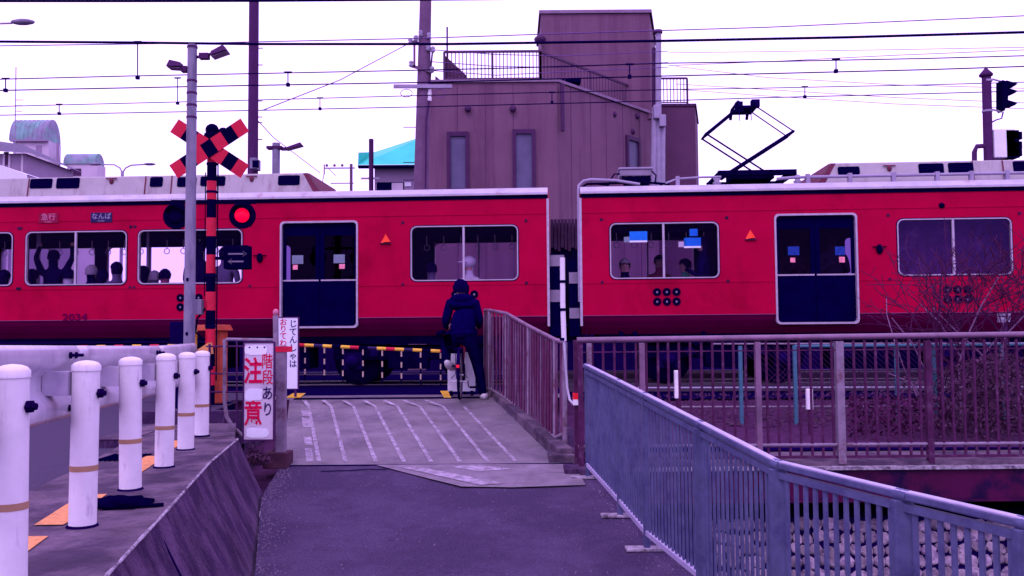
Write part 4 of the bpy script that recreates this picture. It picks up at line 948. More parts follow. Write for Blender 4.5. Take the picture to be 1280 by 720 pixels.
for s in (-1,1):
    ob('stay',MB().tube([(s*.045,0,.335),(s*.03,.42,.29)],.009,6).tube([(s*.045,0,.335),(s*.02,.30,.74)],.008,6),M['mdark'],bk)
    ob('stand_leg',MB().tube([(s*.075,.0,.335),(s*.11,-.13,.30)],.008,6),M['chrome'],bk)
    ob('fork_blade',MB().tube([(s*.05,1.06,.335),(s*.045,.95,.66)],.011,6),M['mdark'],bk)
    ob('handlebar',MB().tube([(0,.86,.98),(s*.1,.88,1.02),(s*.20,.80,1.03),(s*.22,.66,1.0)],.011,8),M['chrome'],bk)
    ob('grip',MB().tube([(s*.22,.72,1.005),(s*.22,.60,.985)],.017,8),M['tyre'],bk)
    ob('crank',MB().tube([(s*.07,.42,.29),(s*.085,.42-(.05 if s<0 else -.05),.29+(.16 if s<0 else -.14))],.011,6),M['chrome'],bk)
    ob('pedal',MB().box((s*.10,.33 if s<0 else .43,.435 if s<0 else .13),(s*.19,.42 if s<0 else .52,.46 if s<0 else .155)),M['tyre'],bk)
ob('stand_bar',MB().tube([(-.11,-.13,.30),(-.11,-.14,.26),(.11,-.14,.26),(.11,-.13,.30)],.009,6),M['chrome'],bk)
ob('frame_tube',MB().tube([(0,.42,.29),(0,.27,.78)],.016,8).tube([(0,.42,.29),(0,.84,.72)],.019,8).tube([(0,.36,.50),(0,.83,.78)],.014,8).tube([(0,.85,.66),(0,.86,.98)],.017,8),M['bikered'],bk)
ob('rear_carrier',MB().bar((-.05,-.18,.70),(-.05,.22,.70),.01,.01).bar((.05,-.18,.70),(.05,.22,.70),.01,.01).bar((-.05,-.18,.70),(.05,-.18,.70),.01,.01).bar((-.05,0,.70),(.05,0,.70),.01,.01).tube([(-.05,-.05,.70),(-.06,0,.34)],.005,5).tube([(.05,-.05,.70),(.06,0,.34)],.005,5),M['mdark'],bk)
fd=[]
for k in range(9): a=R(150-k*17); fd.append((0,-.355*math.cos(a)*-1*-1 if False else .36*math.cos(a+R(0)),.335+.36*math.sin(a)))
ob('mudguard',MB().tube([(0,.36*math.cos(R(q)),.335+.36*math.sin(R(q))) for q in range(20,200,15)],.024,6),M['mdark'],bk)
ob('reflector',MB().box((-.022,-.375,.45),(.022,-.36,.49)),M['reflR'],bk)
ob('saddle',MB().ball((0,.2,.86),.12,(.85,1.15,.3),12,8),M['tyre'],bk); ob('saddle_post',MB().tube([(0,.27,.76),(0,.25,.86)],.013,8),M['chrome'],bk)
ob('basket',MB().box((-.17,1.0,.80),(.17,1.26,1.02)),M['mdark'],bk,.03)
pr=thing('person','cyclist in a dark hooded top and dark trousers straddling the bicycle, seen from behind','person',(cy.x,cy.y,-.03),CY)
vs=[(.04,.22,.92),(.04,.24,1.08),(.03,.30,1.26),(.02,.34,1.37),(.0,.37,1.45),(-.01,.40,1.535),(-.01,.40,1.60)]
ed=[(0,1),(1,2),(2,3),(3,4),(4,5),(5,6)]; rad=[(.175,.13),(.17,.12),(.185,.13),(.11,.09),.052,(.078,.09),(.062,.072)]; reg=[0,0,0,1,1,1]
def chain(root,pts,rs,rg):
    i=len(vs); 
    for k,(p,r,g) in enumerate(zip(pts,rs,rg)): vs.append(p); rad.append(r); ed.append((root if k==0 else i+k-1,i+k)); reg.append(g)
    return len(vs)-1
for s in (-1,1):
    hx=s*.22
    w_=chain(3,[(s*.175+.02,.32,1.34),(s*.235+.015,.33,1.10),(s*.235,.50,1.02)],[.082,.066,.042],[0,0,0])
    pm=chain(w_,[(hx,.60,1.01)],[.028],[1])
    for q in range(4): chain(pm,[(hx+(q-1.5)*.014,.65+.0*q,1.035),(hx+(q-1.5)*.014,.675+.004*q,1.01),(hx+(q-1.5)*.014,.665,.985)],[.0095,.009,.008],[1,1,1])
    chain(pm,[(hx-s*.03,.62,1.0),(hx-s*.03,.655,.99)],[.0105,.009],[1,1])
# legs: right stands, left foot on pedal
ra=chain(0,[(.13,.22,.86),(.23,.24,.50),(.30,.16,.12)],[.12,.085,.06],[2,2,2]); chain(ra,[(.31,.20,.055),(.315,.33,.04)],[.045,.036],[3,3])
la=chain(0,[(-.07,.28,.86),(-.24,.50,.78),(-.21,.33,.53)],[.12,.09,.065],[2,2,2]); chain(la,[(-.17,.34,.475),(-.13,.47,.50)],[.045,.036],[3,3])
me=skin_mesh('body',vs,ed,rad,reg,[M['hoodie'],M['skin'],M['trouser'],M['shoe']],0,2)
ob('body',me,None,pr)
head_parts(pr,V((-.01,.37,1.575)),R(25),M['hair'])
for o in pr.children:
    if o.name.startswith('hair'): o.scale=(1.25,1.25,1.22); o.location.z-=.03
hd=MB().ball((.010,.285,1.41),.13,(1.25,.74,.58),16,10,.3); ob('hood',hd,M['hoodie'],pr)
hm_=MB().ball((.04,.23,.93),.19,(1.0,.78,.4),18,8,.12); ob('hoodie_hem',hm_,M['hoodie'],pr)
for (a,b) in (((.315,.10,.0),(.315,.37,.05)),((-.21,.27,.43),(-.13,.50,.47))):
    A,B=V(a),V(b); c=(A+B)/2; o=ob('shoe',MB().ball((0,0,0),.135,(.46,1.08,.46),12,8),M['shoe'],pr); o.location=c+V((0,0,.03)); o.rotation_euler=(R(0) if a[0]>0 else R(-25),0,0 if a[0]>0 else R(-20))
    if a[0]>0: o.location=(.315,.23,.06)
# white board behind the bike
wb=thing('low_white_sign','plain white low board standing behind the bicycle','board',(P(577,484,12.75).x,12.75,0))
ob('panel',MB().box((-.20,-.01,.06),(.20,.01,.62)),M['signp'],wb,.004); ob('foot',MB().box((-.17,-.03,0),(-.13,.1,.07)),M['navy'],wb); ob('foot',MB().box((.13,-.03,0),(.17,.1,.07)),M['navy'],wb)
# ------------------------------------------------------------------ barrier booms
def boom(name,label,a,b,r,cols,hang=None,hz=.46,n=18):
    t=thing(name,label,'barrier boom')
    for i in range(n):
        p=a.lerp(b,i/n); q=a.lerp(b,(i+1)/n); ob('boom_segment',MB().tube([p,q],r,10),M[cols[i%len(cols)]],t)
    if hang:
        for px in hang:
            k=(px-hang[0])/(hang[-1]-hang[0]); 
            x=P(px,440,a.y).x; tt=(x-a.x)/(b.x-a.x); p=a.lerp(b,tt)
            s=lk(bpy.data.objects.new('hanging_strip',None)); s.parent=t
            for j in range(6):
                z1=p.z-r-j*hz/6; z0=z1-hz/6
                ob('strip_segment',MB().box((p.x-.010,p.y-.006,z0),(p.x+.010,p.y+.006,z1)),M['palestrip' if j%2==0 else 'xblack'],s)
    return t
a=P(347,430,12.35); b=P(572,440,12.45)
boom('barrier_boom','yellow, red and black striped barrier boom with hanging strips across the ramp',a,b,.024,['ink','yellow','xred','yellow','ink','yellow','xblack','yellow','xred','xblack'],[381,405,428,453,477,501,525,550],.46,20)
a=P(-60,436,11.2); b=P(232,432,11.4)
boom('barrier_boom','thin striped barrier boom lowered across the road on the left',a,b,.022,['yellow','xblack','xred','xblack'],None,0,26)
p=P(352,436,12.2)
# barrier drive (yellow/black)
m0=P(232,402,11.5); m1=P(232,432,11.5)
bd=thing('barrier_drive','yellow and black barrier drive box beside the white lamp pole','barrier drive',(m1.x,11.5,0))
ob('housing',MB().box((-.17,-.12,m1.z-.35),(.06,.15,m0.z)),M['mdark'],bd,.02)
ob('yellow_edge',MB().box((.06,-.13,m1.z-.2),(.10,.14,m0.z)),M['yellow'],bd)
ob('pedestal',MB().box((-.12,-.1,-.15),(.05,.1,m1.z-.35)),M['mdark'],bd)
wz=P(240,438,11.4).z; ob('yellow_wedge',MB().prism([(.10,wz-.05),(.35,wz-.05),(.33,wz+.1)],-.1,.05),M['orange'],bd)
# ------------------------------------------------------------------ crossing signal
D=11.6; s_=F/D
x0=P(264,300,D).x
cs=thing('crossing_signal','railway crossing warning signal with red and black crossbuck and red lamp','crossing signal',(x0,D,0))
H=lambda py: P(264,py,D).z
zs=[0,.2,.4,.6,.8]; z=0; i=0; ztop=H(165)
while z<ztop-.01:
    z2=min(z+.245,ztop); ob('post_band',MB().lathe((0,0,0),[(.062,z),(.062,z2)],16),M['xred' if i%2 else 'xblack'],cs); z=z2; i+=1
for sgn,nm in ((1,'a'),(-1,'b')):
    ln=1.12; wd=.205; n=7;  a=R(33.5)*sgn; c=V((0,-.10-(.012 if sgn>0 else 0),H(187.5)))
    arm=lk(bpy.data.objects.new('crossbuck_arm',None)); arm.parent=cs
    for k in range(n):
        t0=-ln/2+ln*k/n; t1=t0+ln/n; col='xred' if k%2==0 else 'xblack'
        dx,dz=math.cos(a),math.sin(a)
        q=[(t0*dx-wd/2*-dz*-1,0)]
        def pt(t,h,y): return (c.x+t*dx-h*dz,c.y+y,c.z+t*dz+h*dx)
        ob('arm_segment',MB().hexa([pt(t0,-wd/2,0),pt(t1,-wd/2,0),pt(t1,-wd/2,.01),pt(t0,-wd/2,.01),pt(t0,wd/2,0),pt(t1,wd/2,0),pt(t1,wd/2,.01),pt(t0,wd/2,.01)]),M[col],arm)
ob('bell',MB().ball((0,0,H(163)),.09,(1,1,1),12,8).lathe((0,0,H(172)),[(.10,-.03),(.11,0),(.1,.05),(.06,.08)],14),M['xblack'],cs)
ob('horn',MB().lathe((.12,.04,H(163)),[(.03,-.05),(.05,0),(.06,.04)],10,'y').bar((0,.04,H(164)),(.12,.04,H(164)),.02,.02),M['mdark'],cs)
ob('lamp_arm',MB().bar((P(214,250,D).x-x0,.0,H(252)),(P(320,250,D).x-x0,0,H(253)),.04,.05),M['xblack'],cs)
for px,lit in ((223,False),(305,True)):
    lx=P(px,270,D).x-x0; lz=H(270.5)
    ls=ob('lamp_disc',MB().lathe((lx,-.07,lz),[(.0,.03),(.172,.03),(.178,0),(.165,-.006)],28,'y'),M['xblack'],cs)
    ob('lens',MB().lathe((lx,-.10,lz),[(.0,-.03),(.06,-.022),(.095,0),(.095,.03)],22,'y'),M['lampred'] if lit else M['darklens'],ls)
    hd=MB(); n=12; vs=[]
    for yy,rr in ((-.09,.125),(-.19,.125)):
        for k in range(n+1): an=R(20+140*k/n); vs.append((lx+rr*math.cos(an),yy,lz+rr*math.sin(an)))
    hd.add(vs,[(k,k+1,k+n+2,k+n+1) for k in range(n)],True); ho=ob('hood',hd,M['xblack'],ls); so=ho.modifiers.new('s','SOLIDIFY'); so.thickness=.006
    ob('lamp_bracket',MB().bar((lx,0,H(253)),(lx,0,lz),.03,.03),M['xblack'],cs)
# direction arrows box
ax=P(299,323,D).x-x0; az=H(323)
ab=ob('arrow_box',MB().box((ax-.165,-.14,az-.15),(ax+.155,.06,az+.16)),M['xblack'],cs,.012)
ob('arrow_box_arm',MB().bar((0,0,az),(ax,0,az),.04,.04),M['xblack'],cs)
for dz,sg in ((.045,1),(-.055,-1)):
    y=-.143; q=MB(); q.box((ax-.10,y,az+dz-.010),(ax+.10,y+.004,az+dz+.010)); 
    tx=ax+.02+sg*.12; q.bar((tx,y+.001,az+dz),(tx-sg*.05,y+.001,az+dz+.035),.004,.014,(0,1,0)); q.bar((tx,y+.001,az+dz),(tx-sg*.05,y+.001,az+dz-.035),.004,.014,(0,1,0)); ob('arrow',q,M['arrow'],ab)
jb=P(252,384,D); ob('junction_box',MB().box((jb.x-x0-.05,-.1,jb.z-.1),(jb.x-x0+.03,.02,jb.z+.1)),M['pole'],cs,.008)
mc0=P(250,430,D); ob('cable',MB().tube([(-.06,0,H(385)),(-.16,-.04,H(398)),(-.18,-.04,H(415)),(-.06,-.04,H(425))],.014,6),M['xblack'],cs)
for zz in (H(205),H(240),H(345),H(408)): ob('clamp',MB().lathe((0,0,zz),[(.07,-.015),(.07,.015)],14),M['mdark'],cs)
ob('side_conduit',MB().tube([(.075,.02,.3),(.075,.02,H(200))],.009,6).tube([(-.09,.02,H(370)),(-.09,.02,H(215))],.007,6),M['xblack'],cs)
# orange machine behind
mp=P(267,500,11.95); mt=thing('crossing_machine','orange barrier machine behind the striped signal post','machine',(P(265,430,11.95).x,11.95,-.02))
zt_=P(265,406,11.95).z+.02
ob('body',MB().box((-.03,-.10,0),(.16,.18,zt_-.05)),M['machine'],mt,.02); ob('lid',MB().hexa([(-.2,-.16,zt_-.08),(.23,-.16,zt_-.08),(.23,.2,zt_-.08),(-.2,.2,zt_-.08),(-.17,-.12,zt_),(.2,-.12,zt_),(.2,.16,zt_),(-.17,.16,zt_)]),M['machine'],mt,.01)
ob('base',MB().box((-.22,-.16,-.3),(.25,.2,0)),M['mdark'],mt)
# white lamp pole
D=10.6; p0=P(236.5,430,D); p1=P(240.5,56,D)
lp=thing('lamp_pole','pale grey pole with two floodlights at its top, left of the signal','lamp pole',(p0.x,D,-.05))
ob('pole',MB().tube([(0,0,0),(p1.x-p0.x,0,p1.z+.05)],[.07,.056],16),M['pole'],lp)
tx=p1.x-p0.x; tz=p1.z+.05
def flood(parent,x,z,sg,tilt,w_=.26,off=.42):
    f=ob('floodlight',MB().hexa([(-w_/2*1.0,-.08,-.02),(w_/2,-.1,-.035),(w_/2,.1,-.035),(-w_/2,.08,-.02),(-w_/2*.8,-.05,.04),(w_/2*.8,-.06,.06),(w_/2*.8,.06,.06),(-w_/2*.8,.05,.04)]),M['dpole'],parent,.01)
    f.location=(x+sg*off,0,z); f.rotation_euler=(0,tilt,0 if sg>0 else math.pi)
    ob('lamp_glass',MB().box((-w_/2*.9,-.07,-.04),(w_/2*.9,.07,-.036)),M['greyw'],f)
    ob('light_arm',MB().tube([(x,0,z-.06),(x+sg*off*.48,0,z-.04),(x+sg*off*.72,0,z-.01)],.018,8).box((x+sg*off*.28,-.04,z-.08),(x+sg*off*.62,.04,z-.01)),M['dpole'],parent)
flood(lp,tx,tz-.10,1,R(-20),.21,.33); flood(lp,tx,tz-.26,-1,R(-4),.17,.20)
for dz in (.45,.6,.75,.9,.03): ob('strap_band',MB().lathe((tx*.9,0,tz-dz),[(.063,-.012),(.063,.012)],14),M['dpole'],lp)
for zz in (.95,1.6): ob('label_tag',MB().box((-.02,-.072,zz),(.01,-.068,zz+.04)),M['navy'],lp)
# second flood pole & camera behind train
D=20.; a=P(345,215,D); b=P(345,179,D); lp2=thing('lamp_pole','short looking pale pole with one floodlight seen above the train roof','lamp pole',(a.x,D,-.14))
ob('pole',MB().tube([(0,0,0),(0,0,b.z+.14)],.09,12),M['pole'],lp2); flood(lp2,.0,b.z+.05,1,R(-15),.4)
ob('band',MB().box((-.2,-.1,b.z+.0),(.15,.1,b.z+.06)),M['dpole'],lp2)
c=P(321,200,17.5); 
# ------------------------------------------------------------------ masts and utility poles
D=18.0; a=P(316,215,D); b=P(316.5,-40,D)
ms=thing('catenary_mast','tall straight dark mast between the crossbuck and the utility pole','mast',(a.x,D,-.14))
ob('pole',MB().tube([(0,0,0),(0,0,b.z)],[.115,.1],14),M['dpole'],ms)
for py in (52,73,118,166,138,145): zz=P(316,py,D).z; ob('step_bolt',MB().tube([(0,0,zz),(.19,0,zz)],.012,6),M['dpole'],ms)
c=P(321,200,D); cm=ob('camera_box',MB().box((.04,-.35,c.z-.1),(.17,-.02,c.z+.12)),M['pole'],ms,.01); ob('camera_lens',MB().box((.1,-.37,c.z-.08),(.21,-.3,c.z+.06)),M['navy'],cm)
D=22.0; a=P(523,237,D); b=P(533,-40,D)
up=thing('utility_pole','leaning concrete utility pole with insulators and crossarms before the brown building','utility pole',(P(520.5,300,D).x,D,-.14))
ob('pole',MB().tube([(0,0,0),(b.x-up.location.x,0,b.z+.14)],[.23,.14],16),M['cpole'],up)
def UP(px,py,y=0): p=P(px,py,D+y); return (p.x-up.location.x,y,p.z+.14)
ob('crossarm',MB().bar(UP(492,108,-.2),UP(565,108,-.2),.06,.09),M['pipe'],up)
ob('upper_arm',MB().bar(UP(513,53,-.1),UP(537,56,-.1),.05,.08).bar(UP(518,50,-.15),UP(518,84,-.15),.05,.05).bar(UP(513,82,-.15),UP(540,90,-.15),.05,.07),M['cpole'],up)
for px,py in ((513,52),(541,62),(514,80),(540,87),(520,48),(535,60),(536,45),(526,42)): 
    q=UP(px,py,-.15); ob('insulator',MB().lathe(q,[(.03,-.08),(.07,-.04),(.04,0),(.07,.04),(.03,.08)],8),M['pipe'],up)
ob('drop_cable',MB().tube([UP(541,60,-.1),UP(539,80,-.1),UP(537,110,-.1),UP(537,125,-.1),UP(533,150,-.2),UP(532,235,-.25)],.022,6),M['dpole'],up)
ob('guard_insulator',MB().lathe(UP(537,119,-.1),[(.04,-.15),(.06,-.1),(.04,-.02),(.06,.02),(.04,.15)],8),M['reflW'],up)
for px in (508,550): 
    c=V(UP(px,113,-.2)); ob('cable_loop',MB().tube([c+V((.15*math.cos(k*.5),0,-.07+.1*math.sin(k*.5))) for k in range(13)],.010,5),M['wirel'],up)
for py in (159,203,225): q=V(UP(520,py)); ob('step_bolt',MB().tube([q-V((.32,0,0)),q+V((.3,0,0))],.012,6),M['dpole'],up)
# ------------------------------------------------------------------ wires
def sag(a,b,s,n=14): return [a.lerp(b,i/n)-V((0,0,4*s*(i/n)*(1-i/n))) for i in range(n+1)]
def through(pts,d0,d1):
    x0,x1=pts[0][0],pts[-1][0]; return [P(x,y,d0+(d1-d0)*(x-x0)/(x1-x0)) for x,y in pts]
def wire(label,pts,d0,d1,r,m='wire',clips=None):
    q=through(pts,d0,d1); mb=MB().tube(q,r,5); return tag(ob('overhead_wire',mb,M[m]),label,'overhead wire','overhead wires above the railway')
wire('thick black cable crossing the photo at the height of the pole arms',[(-60,51.5),(160,53),(316,55),(560,55),(830,51),(1060,46.5),(1340,38.5)],12.5,11.5,.019)
wire('thick cable along the very top edge of the photo at left',[(-60,1),(160,1),(340,.5),(600,-1.5),(800,-4),(1340,-12)],11.5,11.,.02)
wire('thin high wire rising to the right above the brown building',[(-60,58),(240,54),(520,48),(700,42),(960,34),(1340,17)],20,19,.013,'wirel')
A=wire('messenger wire of the near track, upper of the four',[(-60,101),(0,99),(160,95),(316,92),(510,88),(640,85),(830,79),(960,77),(1160,73),(1340,68)],15.95,15.1,.011)
wire('contact wire touched by the pantograph',[(-60,114),(0,113),(300,107),(530,103),(830,95),(960,92),(1160,87),(1340,81)],15.95,15.1,.012)
wire('messenger wire of the far track, third of the four',[(-60,135),(0,133),(160,129),(320,125),(540,119),(830,112),(960,110),(1160,106),(1340,101)],19.9,19,.011)
wire('contact wire of the far track, lowest of the four',[(-60,146),(0,144),(320,138),(550,133),(830,126),(960,122),(1160,117),(1340,112)],19.9,19,.012)
for i,(x,ya,yb,d) in enumerate([(172,53,97,15.6),(222,98,129,19.6),(7,99,113,15.9),(74,131,142,19.8),(360,91,106,15.7),(400,123,136,19.6),(1045,75,89,15.2),(1006,109,121,19.2),(690,116,128,19.4),(787,81,96,15.4)]):
    a=P(x,ya,d); b=P(x+ (0 if i>1 else 0),yb,d); mb=MB().tube([a,b],.011,5).box((b.x-.03,b.y-.03,b.z-.03),(b.x+.03,b.y+.03,b.z+.03)).bar(a+V((-.07,0,.01)),a+V((.07,0,.01)),.025,.03)
    side=['above the white pole floodlight','right of the crossbuck left tip, low','at the left edge of the photo','left of the white pole, lowest','right of the dark mast, upper','right of the dark mast, lower','above the right car roof cooler','right of the pantograph','above the roof terrace corner','beside the stair tower'][i]
    tag(ob('wire_hanger',mb,M['wire']),'small dark wire hanger '+side,'wire hanger','hangers of the overhead wires')
wire('diagonal stay wire from the utility pole down to the dark mast',[(508,56),(425,100),(328,138)],21.9,18.2,.012,'wirel')
wire('thin stay wire descending right from the dark mast',[(318,146),(342,172),(400,216)],18.1,24,.01,'wirel')
wire('faint cable descending to the right behind the pantograph',[(845,83),(960,97),(1120,106),(1340,112)],27,22,.009,'wirel')
wire('faint cable from the building pipe down to the right signal',[(845,105),(960,112),(1120,122),(1340,131)],27,22,.009,'wirel')
wire('lowest faint cable right of the building',[(850,112),(960,120),(1120,130),(1340,138)],27,22,.009,'wirel')
wire('faint high cable at right below the thick black one',[(836,66),(960,64.5),(1120,62),(1340,58)],27,22,.009,'wirel')
wire('rising faint cable at right, above the near messenger wire',[(836,82),(960,77),(1120,69),(1340,60)],24,22,.010,'wirel')
for j,(y0,y1) in enumerate([(62,66),(77,80),(88,86)]): wire(['upper','middle','lower'][j]+' short service cable from the utility pole to the roof terrace',[(538,y0),(620,y0+6),(700,y1+4),(835,y1-2)],22,27,.012,'wirel')
# bird-like lamp clip on wire near the pipe
# ------------------------------------------------------------------ brown building
D=27.0
bd_=thing('brown_building','brown two storey building with roof terrace and stair tower behind the train','building')
def BP(px,py,dy=0): return P(px,py,D+dy)
Z=lambda py,d=D: P(640,py,d).z
xa=BP(533,200).x; xb=BP(697,200).x; zr1=Z(103); D2=31.5
xc=P(822,200,D2).x; zlow=-.14
zr2=zr1
def slab(name,pts,z0,z1,m,parent,holes=None):
    n=len(pts); vs=[(x,y,z0) for x,y in pts]+[(x,y,z1) for x,y in pts]
    return ob(name,MB().add(vs,[(i,(i+1)%n,(i+1)%n+n,i+n) for i in range(n)]+[tuple(range(n,2*n))]),m,parent)
# plan: front wall parallel, right wall receding
ztop=zr1
xB=xb; 
slab('wall',[(xa,D),(xB,D),(xc,D2),(xc,D+9),(xa,D+9)],zlow,ztop,M['bwall'],bd_)
slab('parapet_cap',[(xa-.05,D-.06),(xB+.02,D-.06),(xc+.06,D2-.06),(xc+.06,D+9.1),(xa-.05,D+9.1)],ztop,ztop+.09,M['cap'],bd_)
# panel seams
for px in (572,607,642,): 
    x=BP(px,200).x; ob('wall_seam',MB().box((x-.012,D-.008,zlow),(x+.012,D,ztop)),M['bwall2'],bd_)
for t in (.12,.3,.45,.62,.8):
    x=xB+(xc-xB)*t; y=D+(D2-D)*t; ob('wall_seam',MB().box((x-.012,y-.012,zlow),(x+.012,y+.01,ztop)),M['bwall2'],bd_)
def bwin(px0,px1,py0,py1,t=None):
    if t is None: a=BP(px0,py1); b=BP(px1,py0); A=V((a.x,D,0)); B=V((b.x,D,0)); z0,z1=a.z,b.z
    else:
        def hit(px): 
            r=ray(px,200); dx=(xc-xB)/(D2-D); y=(xB-dx*D-0)/(r.x/r.y-dx); return V((r.x/r.y*y,y,0))
        A,B=hit(px0),hit(px1); z0=P(640,py1,A.y).z; z1=P(640,py0,A.y).z
    dr=(B-A).normalized(); nr=V((dr.y,-dr.x,0)); w_=(B-A).length
    f=MB()
    def bx3(s0,s1,h0,h1,o0,o1):
        v=[A+dr*s+nr*o+V((0,0,h)) for h in (h0,h1) for s,o in ((s0,o1),(s1,o1),(s1,o0),(s0,o0))]; f.hexa(v)
    fr=.11
    bx3(0,fr,z0,z1,-.02,.09); bx3(w_-fr,w_,z0,z1,-.02,.09); bx3(fr,w_-fr,z0,z0+.1,-.02,.085); bx3(fr,w_-fr,z1-.14,z1,-.02,.085)
    wo=ob('window_frame',f,M['bframe'],bd_); f=MB(); bx3(fr,w_-fr,z0+.1,z1-.14,-.02,.015); ob('window_pane',f,M['bglass'],wo)
bwin(559,586,165,240); bwin(641,669,162,240); bwin(782,799,170,222,1)
# pipe on wall
x=BP(701,130).x; ob('drain_pipe',MB().tube([(x+.05,D-.02,Z(106)),(x+.05,D-.06,Z(160)),(x+.05,D-.06,Z(165))],.07,8),M['bframe'],bd_)
for px,py in ((585,137),(641,137),(767,144),(796,146),(790,165)):
    p=BP(px,py) if px<700 else P(px,py,D+(px-697)/125*4.5); ob('vent_cap',MB().ball(p-V((0,.1,0)),.11,(1,.8,1),8,6),M['bframe'],bd_)
# tower
Dt=31.0; ta=P(677,100,Dt).x; tb=P(813,100,Dt).x; zt_=P(745,17,Dt).z
slab('stair_tower',[(ta,Dt),(tb,Dt),(P(819,60,Dt+3.5).x,Dt+3.5),(ta,Dt+3.5)],ztop-.2,zt_,M['bwall'],bd_)
slab('tower_cap',[(ta-.07,Dt-.07),(tb+.07,Dt-.07),(P(819,60,Dt+3.5).x+.07,Dt+3.6),(ta-.07,Dt+3.6)],zt_,zt_+.12,M['cap'],bd_)
ob('lamp_shade',MB().ball((ta-.05,Dt-.3,P(675,53,Dt).z),.22,(1,1,.7),8,6),M['bframe'],bd_)
ob('antenna',MB().tube([(P(804,14,Dt).x,Dt+1,zt_),(P(804,14,Dt).x,Dt+1,zt_+.5)],.02,5),M['wirel'],bd_)
ob('antenna',MB().tube([(BP(558,100).x,D+.3,ztop),(BP(558,30).x,D+.3,Z(29))],.03,5),M['dpole'],bd_)
# lower right wing
Dw=34; wa=P(820,100,Dw).x; wb_=P(868,100,Dw).x; zw=P(850,133,Dw).z
slab('rear_wing',[(wa,Dw),(wb_,Dw),(P(873,200,Dw+3).x,Dw+3),(wa,Dw+3)],zlow,zw,M['bwall2'],bd_)
slab('wing_cap',[(wa-.05,Dw-.05),(wb_+.05,Dw-.05),(P(873,200,Dw+3).x+.05,Dw+3),(wa-.05,Dw+3)],zw,zw+.1,M['bframe'],bd_)
# railings
def railing(a,b,h,n,posts=3,z0=0):
    g_=lk(bpy.data.objects.new('railing',None)); g_.parent=bd_
    a=V(a); b=V(b); up_=V((0,0,1))
    fr=MB().bar(a+up_*h,b+up_*h,.06,.07).bar(a+up_*.08,b+up_*.08,.04,.04)
    for k in range(posts+1): q=a.lerp(b,k/posts); fr.bar(q,q+up_*h,.07,.07,(0,1,0))
    ob('rail_frame',fr,M['railing'],g_)
    for k in range(1,n): q=a.lerp(b,k/n); ob('baluster',MB().bar(q+up_*.08,q+up_*h,.028,.028,(0,1,0)),M['railing'],g_)
hR=Z(64)-Z(101)
railing((BP(555,100).x,D+.15,ztop+.09),(BP(676,100).x,D+.15,ztop+.09),hR,26,2)
railing((BP(676,100).x,D+.15,ztop+.09),(P(792,100,D2-.2).x,D2-.2,ztop+.09),hR*.98,30,2)
railing((P(822,130,Dw).x,Dw+.1,zw+.1),(P(860,130,Dw).x,Dw+.1,zw+.1),P(850,97,Dw).z-zw-.1,9,1)
# sloped brown fin walls at the left of the terrace
p=[BP(555,101),BP(555,66),BP(583,92),BP(583,101)]; mb=MB().prism([(q.x,q.z+.02) for q in p],D+.3,D+.5); ob('fin_wall',mb,M['bwall2'],bd_)
p=[BP(543,101),BP(543,92),BP(554,101)]; mb=MB().prism([(q.x,q.z+.02) for q in p],D+.3,D+.5); ob('fin_wall',mb,M['bframe'],bd_)
ob('roof_unit',MB().box((BP(703,98).x,D+1.2,ztop+.35),(BP(730,98).x,D+1.8,ztop+.45)).box((BP(708,98).x,D+1.4,ztop),(BP(712,98).x,D+1.5,ztop+.35)).box((BP(720,98).x,D+1.4,ztop),(BP(726,98).x,D+1.6,ztop+.35)),M['navy'],bd_)
# service mast with conduits beside building
D3=30.; sp=thing('service_pole','pale steel conduit mast with a meter box at the building corner','pole',(P(823,200,D3).x,D3,-.14))
def SP(px,py,y=0): p=P(px,py,D3+y); return (p.x-sp.location.x,y,p.z+.14)
ob('mast',MB().tube([SP(823,236),SP(823,40)],.10,10),M['pipe'],sp); ob('mast_cap',MB().lathe(SP(822,40),[(.17,-.05),(.17,.05)],10),M['dpole'],sp)
ob('conduit',MB().tube([SP(816,240),SP(818,160),SP(819,140),SP(819,134)],.11,10),M['pipe'],sp); ob('conduit',MB().tube([SP(828,240),SP(828.5,150)],.09,10),M['pipe'],sp)
a=SP(816,150);b=SP(825,133); ob('meter_box',MB().box((a[0],-.25,a[2]),(b[0],.1,b[2])),M['pipe'],sp,.03); a=SP(823,160);b=SP(831,145); ob('meter_box',MB().box((a[0],-.25,a[2]),(b[0],.1,b[2])),M['pipe'],sp,.03)
ob('down_pipe',MB().tube([SP(817,236,.3),SP(817.5,60,.3)],.07,8),M['bframe'],sp)
# ------------------------------------------------------------------ far buildings
D=70.
def B2(px,py,d=D): return P(px,py,d)
dm=thing('domed_building','pale building with barrel vaulted greenish copper roof, largest of the left skyline','building')
a=B2(14,300); b=B2(61,178); z1=B2(38,176).z
ob('wall',MB().box((a.x,D,-.14),(b.x,D+1.9,z1)),M['pale'],dm)
def vault(xa_,xb_,y0_,y1_,z0_,h): 
    mb=MB(); n=12; vs=[]
    for x in (xa_,xb_):
        for k in range(n+1): t=math.pi*k/n; vs.append((x,(y0_+y1_)/2-(y1_-y0_)/2*math.cos(t),z0_+h*math.sin(t)))
    mb.add(vs,[(k,k+1,k+n+2,k+n+1) for k in range(n)],True); mb.add(vs[:n+1],[tuple(range(n+1))]); mb.add(vs[n+1:],[tuple(range(n+1))]); return mb
ob('vault_roof',vault(B2(13,170).x,B2(60,170).x,D-.2,D+2,z1,B2(30,147).z-z1),M['dome'],dm)
for k in range(9):
    x=B2(14+k*5.6,160).x; ob('roof_rib',vault(x-.02,x+.02,D-.22,D+2.03,z1,B2(30,147).z-z1+.03),M['dome'],dm)
ob('eave',MB().box((a.x-.1,D-.3,z1-.1),(B2(61,170).x,D-.05,z1+.05)),M['greyw'],dm)
